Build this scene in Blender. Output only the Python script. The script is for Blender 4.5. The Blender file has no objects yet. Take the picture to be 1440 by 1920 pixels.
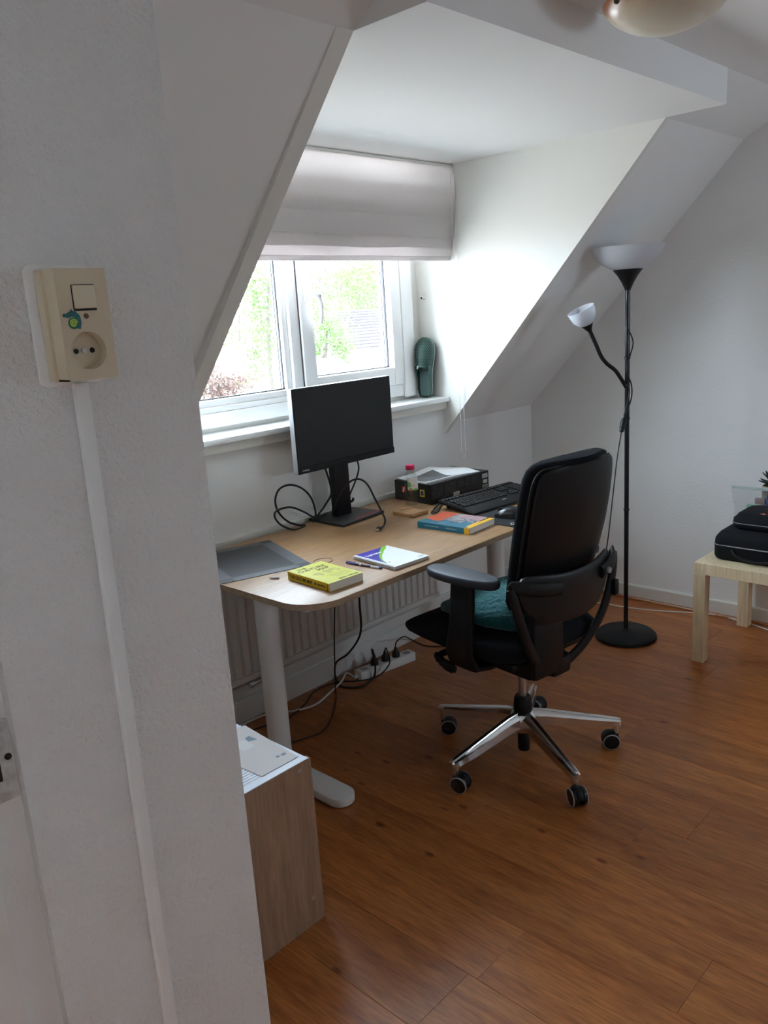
import bpy, bmesh, math, random
from mathutils import Vector, Matrix, Euler

sc = bpy.context.scene
COL = sc.collection
PI = math.pi

# ------------------------------------------------------------------ camera
F_PX = 1539.34
CAM = Vector((-3.8736, -2.5633, 1.5517))
_yaw, _pitch, _roll = math.radians(-45.91), math.radians(-13.514), math.radians(-3.74)
_f0 = Vector((-math.sin(_yaw), math.cos(_yaw), 0)); _r0 = Vector((math.cos(_yaw), math.sin(_yaw), 0)); _u0 = Vector((0, 0, 1))
FWD = _f0 * math.cos(_pitch) + _u0 * math.sin(_pitch)
_u1 = _u0 * math.cos(_pitch) - _f0 * math.sin(_pitch)
RGT = _r0 * math.cos(_roll) + _u1 * math.sin(_roll)
UPV = _u1 * math.cos(_roll) - _r0 * math.sin(_roll)
cam_data = bpy.data.cameras.new('camera')
cam_data.sensor_fit = 'HORIZONTAL'; cam_data.sensor_width = 36.0
cam_data.lens = 36.0 * F_PX / 1440.0
cam_data.clip_start = 0.02; cam_data.clip_end = 300
cam = bpy.data.objects.new('camera', cam_data); COL.objects.link(cam)
m = Matrix((RGT, UPV, -FWD)).transposed().to_4x4(); m.translation = CAM
cam.matrix_world = m
sc.camera = cam

def P(u, v, axis, val):
    """photo pixel -> point where its ray meets the plane axis=val"""
    d = FWD + RGT * ((u - 720) / F_PX) - UPV * ((v - 960) / F_PX)
    t = (val - CAM[axis]) / d[axis]
    return CAM + d * t

# ------------------------------------------------------------------ world, lights, exposure
W = bpy.data.worlds.new('world'); sc.world = W; W.use_nodes = True
nt = W.node_tree; nt.nodes.clear()
bg = nt.nodes.new('ShaderNodeBackground'); wo = nt.nodes.new('ShaderNodeOutputWorld')
bg.inputs[0].default_value = (0.70, 0.855, 1.0, 1); bg.inputs[1].default_value = 13.0
nt.links.new(bg.outputs[0], wo.inputs[0])

def portal(name, loc, rot, sx, sy):
    l = bpy.data.lights.new(name, 'AREA'); l.shape = 'RECTANGLE'; l.size = sx; l.size_y = sy
    l.cycles.is_portal = True
    o = bpy.data.objects.new(name, l); COL.objects.link(o); o.location = loc; o.rotation_euler = rot
portal('portal_dormer', (-1.57, 0.235, 1.64), (-PI / 2, 0, 0), 1.50, 1.0)
portal('portal_rear', (-0.75, -3.95, 1.50), (PI / 2, 0, 0), 0.50, 0.44)  # samples sky light through the added rear window
sun = bpy.data.lights.new('sun', 'SUN'); sun.energy = 7.0; sun.angle = math.radians(1); sun.color = (1, .96, .9)
so_ = bpy.data.objects.new('sun', sun); COL.objects.link(so_); so_.rotation_euler = Vector((.80, -.12, .95)).to_track_quat('Z', 'Y').to_euler()
sc.view_settings.view_transform = 'Standard'; sc.view_settings.look = 'None'
sc.view_settings.gamma = 1; sc.view_settings.use_curve_mapping = False
sc.view_settings.exposure = 1.22
sc.cycles.max_bounces = 12; sc.cycles.diffuse_bounces = 7; sc.cycles.transparent_max_bounces = 16
sc.cycles.transmission_bounces = 10; sc.cycles.caustics_reflective = False; sc.cycles.caustics_refractive = False
sc.cycles.sample_clamp_indirect = 8

# ------------------------------------------------------------------ materials
MATS = {}
def mat(name, col, rough=0.5, metal=0.0, bump=None, noise=None, spec=0.5, trans=0.0, coat=0.0, ior=1.45, sheen=0.0):
    """principled; bump=(scale,strength,dist)  noise=(scale, colour2, contrast)"""
    if name in MATS: return MATS[name]
    mt = bpy.data.materials.new(name); mt.use_nodes = True; n = mt.node_tree; b = n.nodes['Principled BSDF']
    b.inputs['Base Color'].default_value = (*col, 1); b.inputs['Roughness'].default_value = rough
    b.inputs['Metallic'].default_value = metal; b.inputs['Specular IOR Level'].default_value = spec
    b.inputs['Transmission Weight'].default_value = trans; b.inputs['Coat Weight'].default_value = coat
    b.inputs['IOR'].default_value = ior; b.inputs['Sheen Weight'].default_value = sheen
    tc = n.nodes.new('ShaderNodeTexCoord')
    if noise:
        nz = n.nodes.new('ShaderNodeTexNoise'); nz.inputs['Scale'].default_value = noise[0]; nz.inputs['Detail'].default_value = 5
        n.links.new(tc.outputs['Object'], nz.inputs['Vector'])
        rp = n.nodes.new('ShaderNodeValToRGB'); c = noise[2]
        rp.color_ramp.elements[0].position = .5 - c; rp.color_ramp.elements[1].position = .5 + c
        rp.color_ramp.elements[0].color = (*col, 1); rp.color_ramp.elements[1].color = (*noise[1], 1)
        n.links.new(nz.outputs['Fac'], rp.inputs[0]); n.links.new(rp.outputs[0], b.inputs['Base Color'])
    if bump:
        nb = n.nodes.new('ShaderNodeTexNoise'); nb.inputs['Scale'].default_value = bump[0]; nb.inputs['Detail'].default_value = 3
        n.links.new(tc.outputs['Object'], nb.inputs['Vector'])
        bp = n.nodes.new('ShaderNodeBump'); bp.inputs['Strength'].default_value = bump[1]; bp.inputs['Distance'].default_value = bump[2]
        n.links.new(nb.outputs['Fac'], bp.inputs['Height']); n.links.new(bp.outputs[0], b.inputs['Normal'])
    MATS[name] = mt
    return mt

WALLC = (0.84, 0.84, 0.83)
M_wall = mat('wall paint', WALLC, .85, bump=(90, .35, .004), noise=(3, (0.81, 0.81, 0.80), .25), spec=.25)
M_stip = mat('stippled wall paint', (0.79, 0.79, 0.785), .9, bump=(170, 1.0, .0045), noise=(2.5, (0.76, 0.76, 0.75), .3), spec=.2)
M_ceil = mat('ceiling paint', (0.85, 0.85, 0.84), .85, bump=(12, .12, .01), spec=.2)
M_cheek = mat('cheek paint', (0.81, 0.80, 0.755), .7, bump=(15, .1, .01), spec=.25)
M_rear = mat('bounce cutting taupe', (0.47, 0.46, 0.45), .85, spec=.2)  # unseen walls greyed to cut light bounced onto the socket wall
M_trim = mat('cream gloss paint', (0.72, 0.70, 0.64), .45)
M_pvc = mat('white pvc', (0.86, 0.86, 0.85), .28)
M_sill = mat('white sill laminate', (0.86, 0.87, 0.87), .25)
M_gasket = mat('dark gasket', (0.07, 0.07, 0.075), .6)
M_black = mat('black plastic', (0.007, 0.007, 0.008), .45, spec=.35)
M_blackg = mat('black gloss plastic', (0.012, 0.012, 0.014), .22)
M_blackm = mat('black matt plastic', (0.010, 0.010, 0.011), .6, spec=.35)
M_rubber = mat('black rubber', (0.012, 0.012, 0.012), .55)
M_fabric = mat('black chair fabric', (0.011, 0.012, 0.015), .95, bump=(900, .5, .001), spec=.2)
M_chrome = mat('polished aluminium', (0.78, 0.78, 0.79), .14, metal=1)
M_steel = mat('brushed steel', (0.6, 0.6, 0.61), .3, metal=1)
M_white = mat('white powder coat', (0.78, 0.78, 0.76), .4)
M_whitep = mat('white plastic', (0.8, 0.8, 0.78), .4)
M_beige = mat('beige bakelite', (0.62, 0.53, 0.38), .35)
M_beige2 = mat('beige rocker', (0.65, 0.56, 0.41), .3)
M_dark = mat('dark hole', (0.02, 0.017, 0.015), .8)
M_rad = mat('radiator enamel', (0.74, 0.73, 0.70), .4)
M_grey = mat('grey plastic', (0.35, 0.35, 0.36), .45)
M_paper = mat('paper', (0.86, 0.86, 0.86), .75)
M_page = mat('page edges', (0.80, 0.77, 0.70), .9, bump=(400, .4, .001))
M_red = mat('red print', (0.65, 0.02, 0.03), .45)

def wood(name, c1, c2, c3, scale=(14, 1.0, 14), rough=.4, axis='Y', knots=None, coat=0.0, rnd=True, bstr=.08, grain=.35):
    """grain running along an axis of the object's own coordinates"""
    mt = bpy.data.materials.new(name); mt.use_nodes = True; n = mt.node_tree; L = n.links.new; b = n.nodes['Principled BSDF']
    tc = n.nodes.new('ShaderNodeTexCoord'); mp = n.nodes.new('ShaderNodeMapping')
    add = n.nodes.new('ShaderNodeVectorMath'); add.operation = 'ADD'
    oi = n.nodes.new('ShaderNodeObjectInfo'); mul = n.nodes.new('ShaderNodeMath'); mul.operation = 'MULTIPLY'; mul.inputs[1].default_value = 37.0 if rnd else 0
    L(oi.outputs['Random'], mul.inputs[0])
    cmb = n.nodes.new('ShaderNodeCombineXYZ'); L(mul.outputs[0], cmb.inputs[0]); L(mul.outputs[0], cmb.inputs[1])
    L(tc.outputs['Object'], add.inputs[0]); L(cmb.outputs[0], add.inputs[1])
    s = list(scale)
    L(add.outputs[0], mp.inputs['Vector']); mp.inputs['Scale'].default_value = s
    n1 = n.nodes.new('ShaderNodeTexNoise'); n1.inputs['Scale'].default_value = 1.0; n1.inputs['Detail'].default_value = 8; n1.inputs['Roughness'].default_value = .62; n1.inputs['Distortion'].default_value = 1.1
    L(mp.outputs[0], n1.inputs['Vector'])
    n2 = n.nodes.new('ShaderNodeTexNoise'); n2.inputs['Scale'].default_value = 9; n2.inputs['Detail'].default_value = 4
    L(mp.outputs[0], n2.inputs['Vector'])
    r = n.nodes.new('ShaderNodeValToRGB'); r.color_ramp.elements[0].position = .3; r.color_ramp.elements[1].position = .72
    r.color_ramp.elements[0].color = (*c1, 1); r.color_ramp.elements[1].color = (*c2, 1); e = r.color_ramp.elements.new(.52); e.color = (*c3, 1)
    L(n1.outputs['Fac'], r.inputs[0])
    mx = n.nodes.new('ShaderNodeMixRGB'); mx.blend_type = 'MULTIPLY'; mx.inputs[0].default_value = grain
    L(r.outputs[0], mx.inputs[1]); L(n2.outputs['Color'], mx.inputs[2])
    r2 = n.nodes.new('ShaderNodeValToRGB'); r2.color_ramp.elements[0].position = .35; r2.color_ramp.elements[0].color = (.45, .45, .45, 1); r2.color_ramp.elements[1].position = .6
    L(n2.outputs['Fac'], r2.inputs[0]); L(r2.outputs[0], mx.inputs[2])
    out = mx.outputs[0]
    if knots:
        vo = n.nodes.new('ShaderNodeTexVoronoi'); vo.inputs['Scale'].default_value = 1.0; vo.inputs['Randomness'].default_value = 1
        mp2 = n.nodes.new('ShaderNodeMapping'); mp2.inputs['Scale'].default_value = knots[0]
        L(add.outputs[0], mp2.inputs['Vector']); L(mp2.outputs[0], vo.inputs['Vector'])
        lt = n.nodes.new('ShaderNodeValToRGB'); lt.color_ramp.elements[0].position = knots[1]; lt.color_ramp.elements[0].color = (.30, .13, .06, 1)
        lt.color_ramp.elements[1].position = knots[1] * 2.2; lt.color_ramp.elements[1].color = (1, 1, 1, 1)
        L(vo.outputs['Distance'], lt.inputs[0])
        mk = n.nodes.new('ShaderNodeMixRGB'); mk.blend_type = 'MULTIPLY'; mk.inputs[0].default_value = .85
        L(out, mk.inputs[1]); L(lt.outputs[0], mk.inputs[2]); out = mk.outputs[0]
    if rnd:
        hs = n.nodes.new('ShaderNodeHueSaturation'); mr = n.nodes.new('ShaderNodeMapRange'); mr.inputs[3].default_value = .88; mr.inputs[4].default_value = 1.12
        L(oi.outputs['Random'], mr.inputs[0]); L(mr.outputs[0], hs.inputs['Value']); L(out, hs.inputs['Color']); out = hs.outputs[0]
    L(out, b.inputs['Base Color']); b.inputs['Roughness'].default_value = rough; b.inputs['Coat Weight'].default_value = coat
    bp = n.nodes.new('ShaderNodeBump'); bp.inputs['Strength'].default_value = bstr; bp.inputs['Distance'].default_value = .002
    L(n2.outputs['Fac'], bp.inputs['Height']); L(bp.outputs[0], b.inputs['Normal'])
    return mt

M_floor = wood('laminate oak', (0.32, 0.092, 0.020), (0.55, 0.21, 0.055), (0.45, 0.155, 0.038), scale=(17, 1.5, 17), rough=.36, knots=((9.5, 4.6, 1), .05), grain=.6)
M_desk = wood('birch laminate', (0.34, 0.185, 0.080), (0.40, 0.235, 0.112), (0.37, 0.21, 0.096), scale=(1.5, 12, 12), rough=.42, rnd=False, bstr=.02)
M_deskedge = wood('birch edge band', (0.36, 0.25, 0.155), (0.44, 0.31, 0.2), (0.4, 0.28, 0.175), scale=(2, 12, 12), rough=.5, rnd=False)
M_lack = wood('birch veneer', (0.74, 0.59, 0.36), (0.82, 0.67, 0.44), (0.78, 0.63, 0.40), scale=(9, 9, 1), rough=.45, rnd=False, bstr=.02)
M_cab = wood('grey brown oak board', (0.30, 0.185, 0.115), (0.50, 0.34, 0.225), (0.40, 0.255, 0.165), scale=(16, 16, 1.4), rough=.6, rnd=False, bstr=.2)
M_bamboo = wood('bamboo', (0.42, 0.22, 0.085), (0.56, 0.33, 0.15), (0.49, 0.27, 0.115), scale=(3, 30, 30), rough=.5)

def glass_pane(name, col=(1, 1, 1), refl=.06):
    mt = bpy.data.materials.new(name); mt.use_nodes = True; n = mt.node_tree; n.nodes.clear(); L = n.links.new
    o = n.nodes.new('ShaderNodeOutputMaterial'); t = n.nodes.new('ShaderNodeBsdfTransparent'); g = n.nodes.new('ShaderNodeBsdfGlossy')
    t.inputs[0].default_value = (*col, 1); g.inputs['Roughness'].default_value = .02
    x = n.nodes.new('ShaderNodeMixShader'); x.inputs[0].default_value = refl
    L(t.outputs[0], x.inputs[1]); L(g.outputs[0], x.inputs[2]); L(x.outputs[0], o.inputs[0])
    return mt
M_glass = glass_pane('window glass')

def translucent(name, col, tcol, fac, rough=.9, weave=None):
    mt = bpy.data.materials.new(name); mt.use_nodes = True; n = mt.node_tree; L = n.links.new
    b = n.nodes['Principled BSDF']; b.inputs['Base Color'].default_value = (*col, 1); b.inputs['Roughness'].default_value = rough; b.inputs['Specular IOR Level'].default_value = .2
    t = n.nodes.new('ShaderNodeBsdfTranslucent'); t.inputs[0].default_value = (*tcol, 1)
    x = n.nodes.new('ShaderNodeMixShader'); x.inputs[0].default_value = fac; o = n.nodes['Material Output']
    if weave:
        tc = n.nodes.new('ShaderNodeTexCoord'); mps = []
        for sx, sz in ((weave, weave * .06), (weave * .06, weave)):
            mp = n.nodes.new('ShaderNodeMapping'); mp.inputs['Scale'].default_value = (sx, 1, sz); nz = n.nodes.new('ShaderNodeTexNoise'); nz.inputs['Scale'].default_value = 1; nz.inputs['Detail'].default_value = 2
            L(tc.outputs['Object'], mp.inputs[0]); L(mp.outputs[0], nz.inputs['Vector']); mps.append(nz)
        mm = n.nodes.new('ShaderNodeMath'); mm.operation = 'MULTIPLY'; L(mps[0].outputs['Fac'], mm.inputs[0]); L(mps[1].outputs['Fac'], mm.inputs[1])
        rp = n.nodes.new('ShaderNodeValToRGB'); rp.color_ramp.elements[0].position = .12; rp.color_ramp.elements[1].position = .38
        rp.color_ramp.elements[0].color = (*[c * .72 for c in tcol], 1); rp.color_ramp.elements[1].color = (*tcol, 1)
        L(mm.outputs[0], rp.inputs[0]); L(rp.outputs[0], t.inputs[0])
        bp = n.nodes.new('ShaderNodeBump'); bp.inputs['Strength'].default_value = .3; bp.inputs['Distance'].default_value = .001
        L(mm.outputs[0], bp.inputs['Height']); L(bp.outputs[0], b.inputs['Normal'])
    L(b.outputs[0], x.inputs[1]); L(t.outputs[0], x.inputs[2]); L(x.outputs[0], o.inputs[0])
    return mt
M_blind = translucent('blind linen', (0.70, 0.66, 0.645), (0.58, 0.53, 0.52), .40, weave=900)
M_shade = translucent('frosted plastic shade', (0.78, 0.79, 0.82), (0.75, 0.76, 0.8), .45, rough=.35)

def two_tone(name, fn_nodes, rough=.5):
    mt = bpy.data.materials.new(name); mt.use_nodes = True; n = mt.node_tree; b = n.nodes['Principled BSDF']; b.inputs['Roughness'].default_value = rough
    fn_nodes(n, b); return mt

# ------------------------------------------------------------------ mesh helpers
def new(): return bmesh.new()
def _xf(bm, geom, M):
    if M is not None: bmesh.ops.transform(bm, matrix=M, verts=geom)
def box(bm, x0, x1, y0, y1, z0, z1, bev=0, seg=2, M=None):
    t = bmesh.new()
    bmesh.ops.create_cube(t, size=1)
    bmesh.ops.transform(t, matrix=Matrix.Translation(((x0 + x1) / 2, (y0 + y1) / 2, (z0 + z1) / 2)) @ Matrix.Diagonal((x1 - x0, y1 - y0, z1 - z0, 1)), verts=t.verts)
    if bev: bmesh.ops.bevel(t, geom=t.edges[:], offset=bev, segments=seg, affect='EDGES', profile=.5)
    if M is not None: bmesh.ops.transform(t, matrix=M, verts=t.verts)
    merge(bm, t); return bm
def merge(bm, t):
    me = bpy.data.meshes.new('_t'); t.to_mesh(me); t.free(); bm.from_mesh(me); bpy.data.meshes.remove(me)
def loft(bm, rings, closed=True, caps=True, cyc=False):
    vs = [[bm.verts.new(p) for p in r] for r in rings]; n = len(vs[0])
    R_ = range(len(vs) if cyc else len(vs) - 1)
    for i in R_:
        a, b = vs[i], vs[(i + 1) % len(vs)]
        for j in range(n if closed else n - 1):
            k = (j + 1) % n
            bm.faces.new((a[j], a[k], b[k], b[j]))
    if caps and not cyc and closed:
        bm.faces.new(vs[0][::-1]); bm.faces.new(vs[-1])
    return bm
def frame_at(d):
    d = Vector(d).normalized(); a = Vector((0, 0, 1)) if abs(d.z) < .9 else Vector((1, 0, 0))
    x = a.cross(d).normalized(); return x, d.cross(x)
def cyl(bm, p0, p1, r0, r1=None, n=24, caps=True):
    p0, p1 = Vector(p0), Vector(p1); r1 = r0 if r1 is None else r1; x, y = frame_at(p1 - p0)
    rg = [[p + (x * math.cos(a) + y * math.sin(a)) * r for a in [2 * PI * i / n for i in range(n)]] for p, r in ((p0, r0), (p1, r1))]
    return loft(bm, rg, True, caps)
def catmull(pts, k=6, cyc=False):
    pts = [Vector(p) for p in pts]; out = []; n = len(pts)
    g = (lambda i: pts[i % n]) if cyc else (lambda i: pts[max(0, min(n - 1, i))])
    for i in range(n if cyc else n - 1):
        p0, p1, p2, p3 = g(i - 1), g(i), g(i + 1), g(i + 2)
        for s in range(k):
            t = s / k
            out.append(.5 * ((2 * p1) + (p2 - p0) * t + (2 * p0 - 5 * p1 + 4 * p2 - p3) * t * t + (3 * p1 - p0 - 3 * p2 + p3) * t ** 3))
    if not cyc: out.append(pts[-1])
    return out
def tube(bm, pts, r, n=8, k=6, smooth=True, cyc=False, flat=1.0, up=None):
    c = catmull(pts, k, cyc) if smooth else [Vector(p) for p in pts]
    m_ = len(c); rings = []; px = None
    for i in range(m_):
        d = (c[(i + 1) % m_] - c[i - 1]) if cyc else (c[min(i + 1, m_ - 1)] - c[max(i - 1, 0)])
        if d.length < 1e-9: d = Vector((0, 0, 1))
        d.normalize()
        if up is not None: x = (Vector(up) - d * d.dot(Vector(up))).normalized()
        elif px is None: x = frame_at(d)[0]
        else: x = (px - d * px.dot(d)); x = x.normalized() if x.length > 1e-6 else frame_at(d)[0]
        px = x; y = d.cross(x); rr = r[min(i * len(r) // m_, len(r) - 1)] if isinstance(r, (list, tuple)) else r
        rings.append([c[i] + (x * math.cos(2 * PI * j / n) * flat + y * math.sin(2 * PI * j / n)) * rr for j in range(n)])
    return loft(bm, rings, True, True, cyc)
def lathe(bm, prof, n=48, M=None, close=False):
    rings = [[Vector((r * math.cos(2 * PI * j / n), r * math.sin(2 * PI * j / n), z)) for j in range(n)] for r, z in prof]
    if M is not None: rings = [[M @ p for p in rg] for rg in rings]
    return loft(bm, rings, True, not close, close)
def prism(bm, pts, z0, z1, bev=0, M=None, seg=2):
    """outline in xy, extruded z0..z1"""
    t = bmesh.new(); lo = [t.verts.new((x, y, z0)) for x, y in pts]; hi = [t.verts.new((x, y, z1)) for x, y in pts]; n = len(pts)
    t.faces.new(lo[::-1]); t.faces.new(hi)
    for i in range(n): t.faces.new((lo[i], lo[(i + 1) % n], hi[(i + 1) % n], hi[i]))
    bmesh.ops.recalc_face_normals(t, faces=t.faces)
    if bev:
        es = [e for e in t.edges if abs(e.verts[0].co.z - e.verts[1].co.z) < 1e-7]
        bmesh.ops.bevel(t, geom=es, offset=bev, segments=seg, affect='EDGES', profile=.5)
    if M is not None: bmesh.ops.transform(t, matrix=M, verts=t.verts)
    merge(bm, t); return bm
AX_X = Matrix(((0, 0, 1, 0), (1, 0, 0, 0), (0, 1, 0, 0), (0, 0, 0, 1)))      # (a,b,c) -> x=c, y=a, z=b
AX_Y = Matrix(((1, 0, 0, 0), (0, 0, -1, 0), (0, 1, 0, 0), (0, 0, 0, 1)))     # (a,b,c) -> x=a, y=-c, z=b
def rrect(x0, x1, y0, y1, r, n=6, rs=None):
    rs = rs or (r, r, r, r); o = []
    for (cx, cy, a0, q) in ((x1 - rs[0], y1 - rs[0], 0, rs[0]), (x0 + rs[1], y1 - rs[1], 90, rs[1]), (x0 + rs[2], y0 + rs[2], 180, rs[2]), (x1 - rs[3], y0 + rs[3], 270, rs[3])):
        for i in range(n + 1):
            a = math.radians(a0 + 90 * i / n); o.append((cx + q * math.cos(a), cy + q * math.sin(a)))
    return o
def sellipse(a, b, e, n):
    o = []
    for i in range(n):
        t = 2 * PI * i / n; c, s = math.cos(t), math.sin(t)
        o.append((a * math.copysign(abs(c) ** (2 / e), c), b * math.copysign(abs(s) ** (2 / e), s)))
    return o
def ball(bm, c, r, sub=2, sc_=(1, 1, 1)):
    bmesh.ops.create_icosphere(bm, subdivisions=sub, radius=r, matrix=Matrix.Translation(c) @ Matrix.Diagonal((*sc_, 1)))

def obj(name, bm, mt, parent=None, smooth=35, loc=None, rot=None):
    me = bpy.data.meshes.new(name)
    bmesh.ops.recalc_face_normals(bm, faces=bm.faces[:])
    bm.to_mesh(me); bm.free()
    if mt is not None: me.materials.append(mt)
    if smooth:
        me.polygons.foreach_set('use_smooth', [True] * len(me.polygons)); me.set_sharp_from_angle(angle=math.radians(smooth))
    o = bpy.data.objects.new(name, me); COL.objects.link(o)
    if parent is not None: o.parent = parent
    if loc is not None: o.location = loc
    if rot is not None: o.rotation_euler = rot
    return o
def tag(o, label=None, cat=None, group=None, kind=None):
    if label: o['label'] = label
    if cat: o['category'] = cat
    if group: o['group'] = group
    if kind: o['kind'] = kind
    return o
def thing(name, label, cat, loc=(0, 0, 0), rotz=0, group=None, kind=None):
    o = bpy.data.objects.new(name, None); COL.objects.link(o); o.empty_display_size = .1
    o.location = loc; o.rotation_euler = (0, 0, rotz)
    return tag(o, label, cat, group, kind)
def struct(name, bm, mt, label, cat, smooth=0, parent=None):
    o = obj(name, bm, mt, parent, smooth)
    return tag(o, label, cat, kind='structure') if parent is None else o
def share(src, parent, name=None, loc=None, rot=None):
    c = src.copy(); c.name = name or src.name.split('.')[0]; COL.objects.link(c); c.parent = parent
    if loc is not None: c.location = loc
    if rot is not None: c.rotation_euler = rot
    return c
def text(body, size, mt, parent, M, name='lettering', bold=0.0, shear=0.0, sx=1.0):
    cu = bpy.data.curves.new('_txt', 'FONT'); cu.body = body; cu.size = size; cu.align_x = 'CENTER'; cu.align_y = 'CENTER'; cu.extrude = .0002; cu.offset = bold; cu.shear = shear
    t = bpy.data.objects.new('_txt', cu); COL.objects.link(t)
    dg = bpy.context.evaluated_depsgraph_get(); me = bpy.data.meshes.new_from_object(t.evaluated_get(dg))
    bpy.data.objects.remove(t); bpy.data.curves.remove(cu)
    me.transform(M @ Matrix.Diagonal((sx, 1, 1, 1))); me.name = name; me.materials.clear(); me.materials.append(mt)
    o = bpy.data.objects.new(name, me); COL.objects.link(o); o.parent = parent
    return o
def ZM(x, y, z, rz=0):                                  # flat on a horizontal surface
    return Matrix.Translation((x, y, z)) @ Matrix.Rotation(rz, 4, 'Z')
def FRONT(x, y, z):                                     # upright, read from -y
    return Matrix.Translation((x, y, z)) @ Matrix.Rotation(PI / 2, 4, 'X')
def SIDE(x, y, z):                                      # upright, read from -x
    return Matrix.Translation((x, y, z)) @ Matrix.Rotation(-PI / 2, 4, 'Z') @ Matrix.Rotation(PI / 2, 4, 'X')
rng = random.Random(7)

# ================================================================== THE ROOM
XL, XR = -2.376, -0.766            # dormer cheeks
ZC, ZD, ZK, SL = 2.30, 2.185, 1.012, 1.055
def zs(y): return ZK - SL * y
YC = (ZK - ZC) / SL; YB = -1.112

fb = new(); box(fb, -4.7, 0.0, -4.0, 0.0, -.08, -.0125)
floor = struct('floor', fb, mat('subfloor', (0.05, 0.03, 0.02), .9), 'warm brown oak laminate floor of long boards', 'floor')
PW = 0.2015; x = -1.585 - 16 * PW; k = 0
while x < 0:
    y = -4.0 - rng.uniform(0, 1.2)
    while y < 0:
        y0, y1 = max(y, -4.0), min(y + 1.29, 0.0); x0, x1 = max(x, -4.7), min(x + PW, 0.0)
        if y1 - y0 > .02 and x1 - x0 > .01:
            b = new(); t = bmesh.new()
            hx, hy = (x1 - x0) / 2, (y1 - y0) / 2; g = .0003; e = .0010
            lo = [t.verts.new((sx * (hx - g), sy * (hy - g), -.012)) for sx, sy in ((-1, -1), (1, -1), (1, 1), (-1, 1))]
            mi = [t.verts.new((sx * (hx - g), sy * (hy - g), -.0007)) for sx, sy in ((-1, -1), (1, -1), (1, 1), (-1, 1))]
            hi = [t.verts.new((sx * (hx - e), sy * (hy - e), 0)) for sx, sy in ((-1, -1), (1, -1), (1, 1), (-1, 1))]
            for a_, b_ in ((lo, mi), (mi, hi)):
                for i in range(4): t.faces.new((a_[i], a_[(i + 1) % 4], b_[(i + 1) % 4], b_[i]))
            t.faces.new(hi); merge(b, t)
            obj('plank', b, M_floor, floor, 0, loc=((x0 + x1) / 2, (y0 + y1) / 2, 0))
        y += 1.29
    x += PW

b = new(); box(b, -3.4, 0.0, 0.0, .25, -.08, 1.012); box(b, XL, XR, 0.0, .25, 1.012, 1.122)
struct('wall_window', b, M_wall, 'low white plastered wall under the dormer window', 'wall')
b = new(); box(b, 0.0, .2, -4.2, .3, -.08, 2.5)
struct('wall_right', b, M_wall, 'white end wall behind the floor lamp', 'wall')
def slope(name, x0, x1, lab):
    b = new(); nx, nz = .15 * .726, .15 * .688
    prism(b, [(0, ZK), (YB, zs(YB)), (-1.335, ZC), (-1.335, ZC + .2), (YC + .3, ZC + .2), (.25, ZK + .1), (.25, ZK)], x0, x1, M=AX_X)
    struct(name, b, M_ceil, lab, 'sloping ceiling')
slope('wall_slope_right', XR + .001, 0.0, 'sloping white ceiling panel above the floor lamp')
slope('wall_slope_left', -3.56, XL - .001, 'sloping white ceiling panel between the socket wall and the dormer')
b = new(); box(b, -4.7, 0.2, -4.2, -1.335, ZC, ZC + .2)
struct('ceiling', b, M_ceil, 'flat white ceiling carrying the bowl lamp', 'ceiling')
b = new(); box(b, XL - .0, XR, -1.335, .3, ZD, ZC + .3)
struct('ceiling_dormer', b, M_ceil, 'flat white dormer ceiling ending in a step', 'ceiling')
def cheek(name, x0, x1, lab, proud):
    b = new(); d = proud
    prism(b, [(-.006, ZK - .035 - d), (-.006 - d, ZK - .02 - d), (-1.112 - d * .3, ZD), (.3, ZD), (.3, ZK - .035 - d)], x0, x1, M=AX_X)
    struct(name, b, M_cheek, lab, 'wall')
cheek('wall_dormer_right', XR, XR + .028, 'white triangular dormer side wall the slipper leans against', .012)
cheek('wall_dormer_left', XL - .052, XL, 'white triangular dormer side wall with cream edge board', .014)
b = new(); box(b, XR - .09, XR, .13, .3, 1.122, ZD); box(b, XL, XL + .076, .13, .3, 1.122, ZD); box(b, XL, XR, .13, .3, 2.16, ZD); box(b, XL + .076, XR - .09, .13, .3, 1.122, 1.166)
struct('wall_dormer_front', b, M_cheek, 'white strips of wall around the window frame', 'wall')
b = new(); prism(b, [(-1.65, -.08), (-1.65, ZC), (-1.335, ZC), (YB, zs(YB)), (0, ZK), (0, -.08)], -3.56, -3.26, M=AX_X)
bmesh.ops.bevel(b, geom=[e for e in b.edges if all(abs(v.co.x + 3.26) < 1e-5 and abs(v.co.y + 1.65) < 1e-5 for v in e.verts)], offset=.004, segments=3, affect='EDGES')
struct('wall_left', b, M_stip, 'stippled off-white wall end carrying the switch and socket', 'wall', 35)
b = new(); box(b, -3.78, -3.56, -1.62, 0.0, -.08, ZC); box(b, -3.78, -3.56, -4.0, -2.70, -.08, ZC); box(b, -3.78, -3.56, -2.70, -1.62, 2.08, ZC)
struct('wall_door', b, M_stip, 'white wall around the doorway', 'wall')
b = new(); box(b, -4.8, -4.6, -4.2, .1, -.08, ZC + .2); box(b, -4.6, -3.78, -.1, .1, -.08, ZC)
struct('wall_hall', b, M_rear, 'unseen taupe hall wall added to close off light behind the camera', 'wall')  # encloses the unseen hall so no sky fill enters behind the camera
b = new(); box(b, -4.8, -1.0, -4.2, -4.0, -.08, ZC + .2); box(b, -.5, .2, -4.2, -4.0, -.08, ZC + .2); box(b, -1.0, -.5, -4.2, -4.0, -.08, 1.28); box(b, -1.0, -.5, -4.2, -4.0, 1.72, ZC + .2)
struct('wall_rear', b, M_rear, 'unseen taupe rear wall added with a window opening for the room light', 'wall')  # unseen end of the room, invented to light it plausibly
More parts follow.
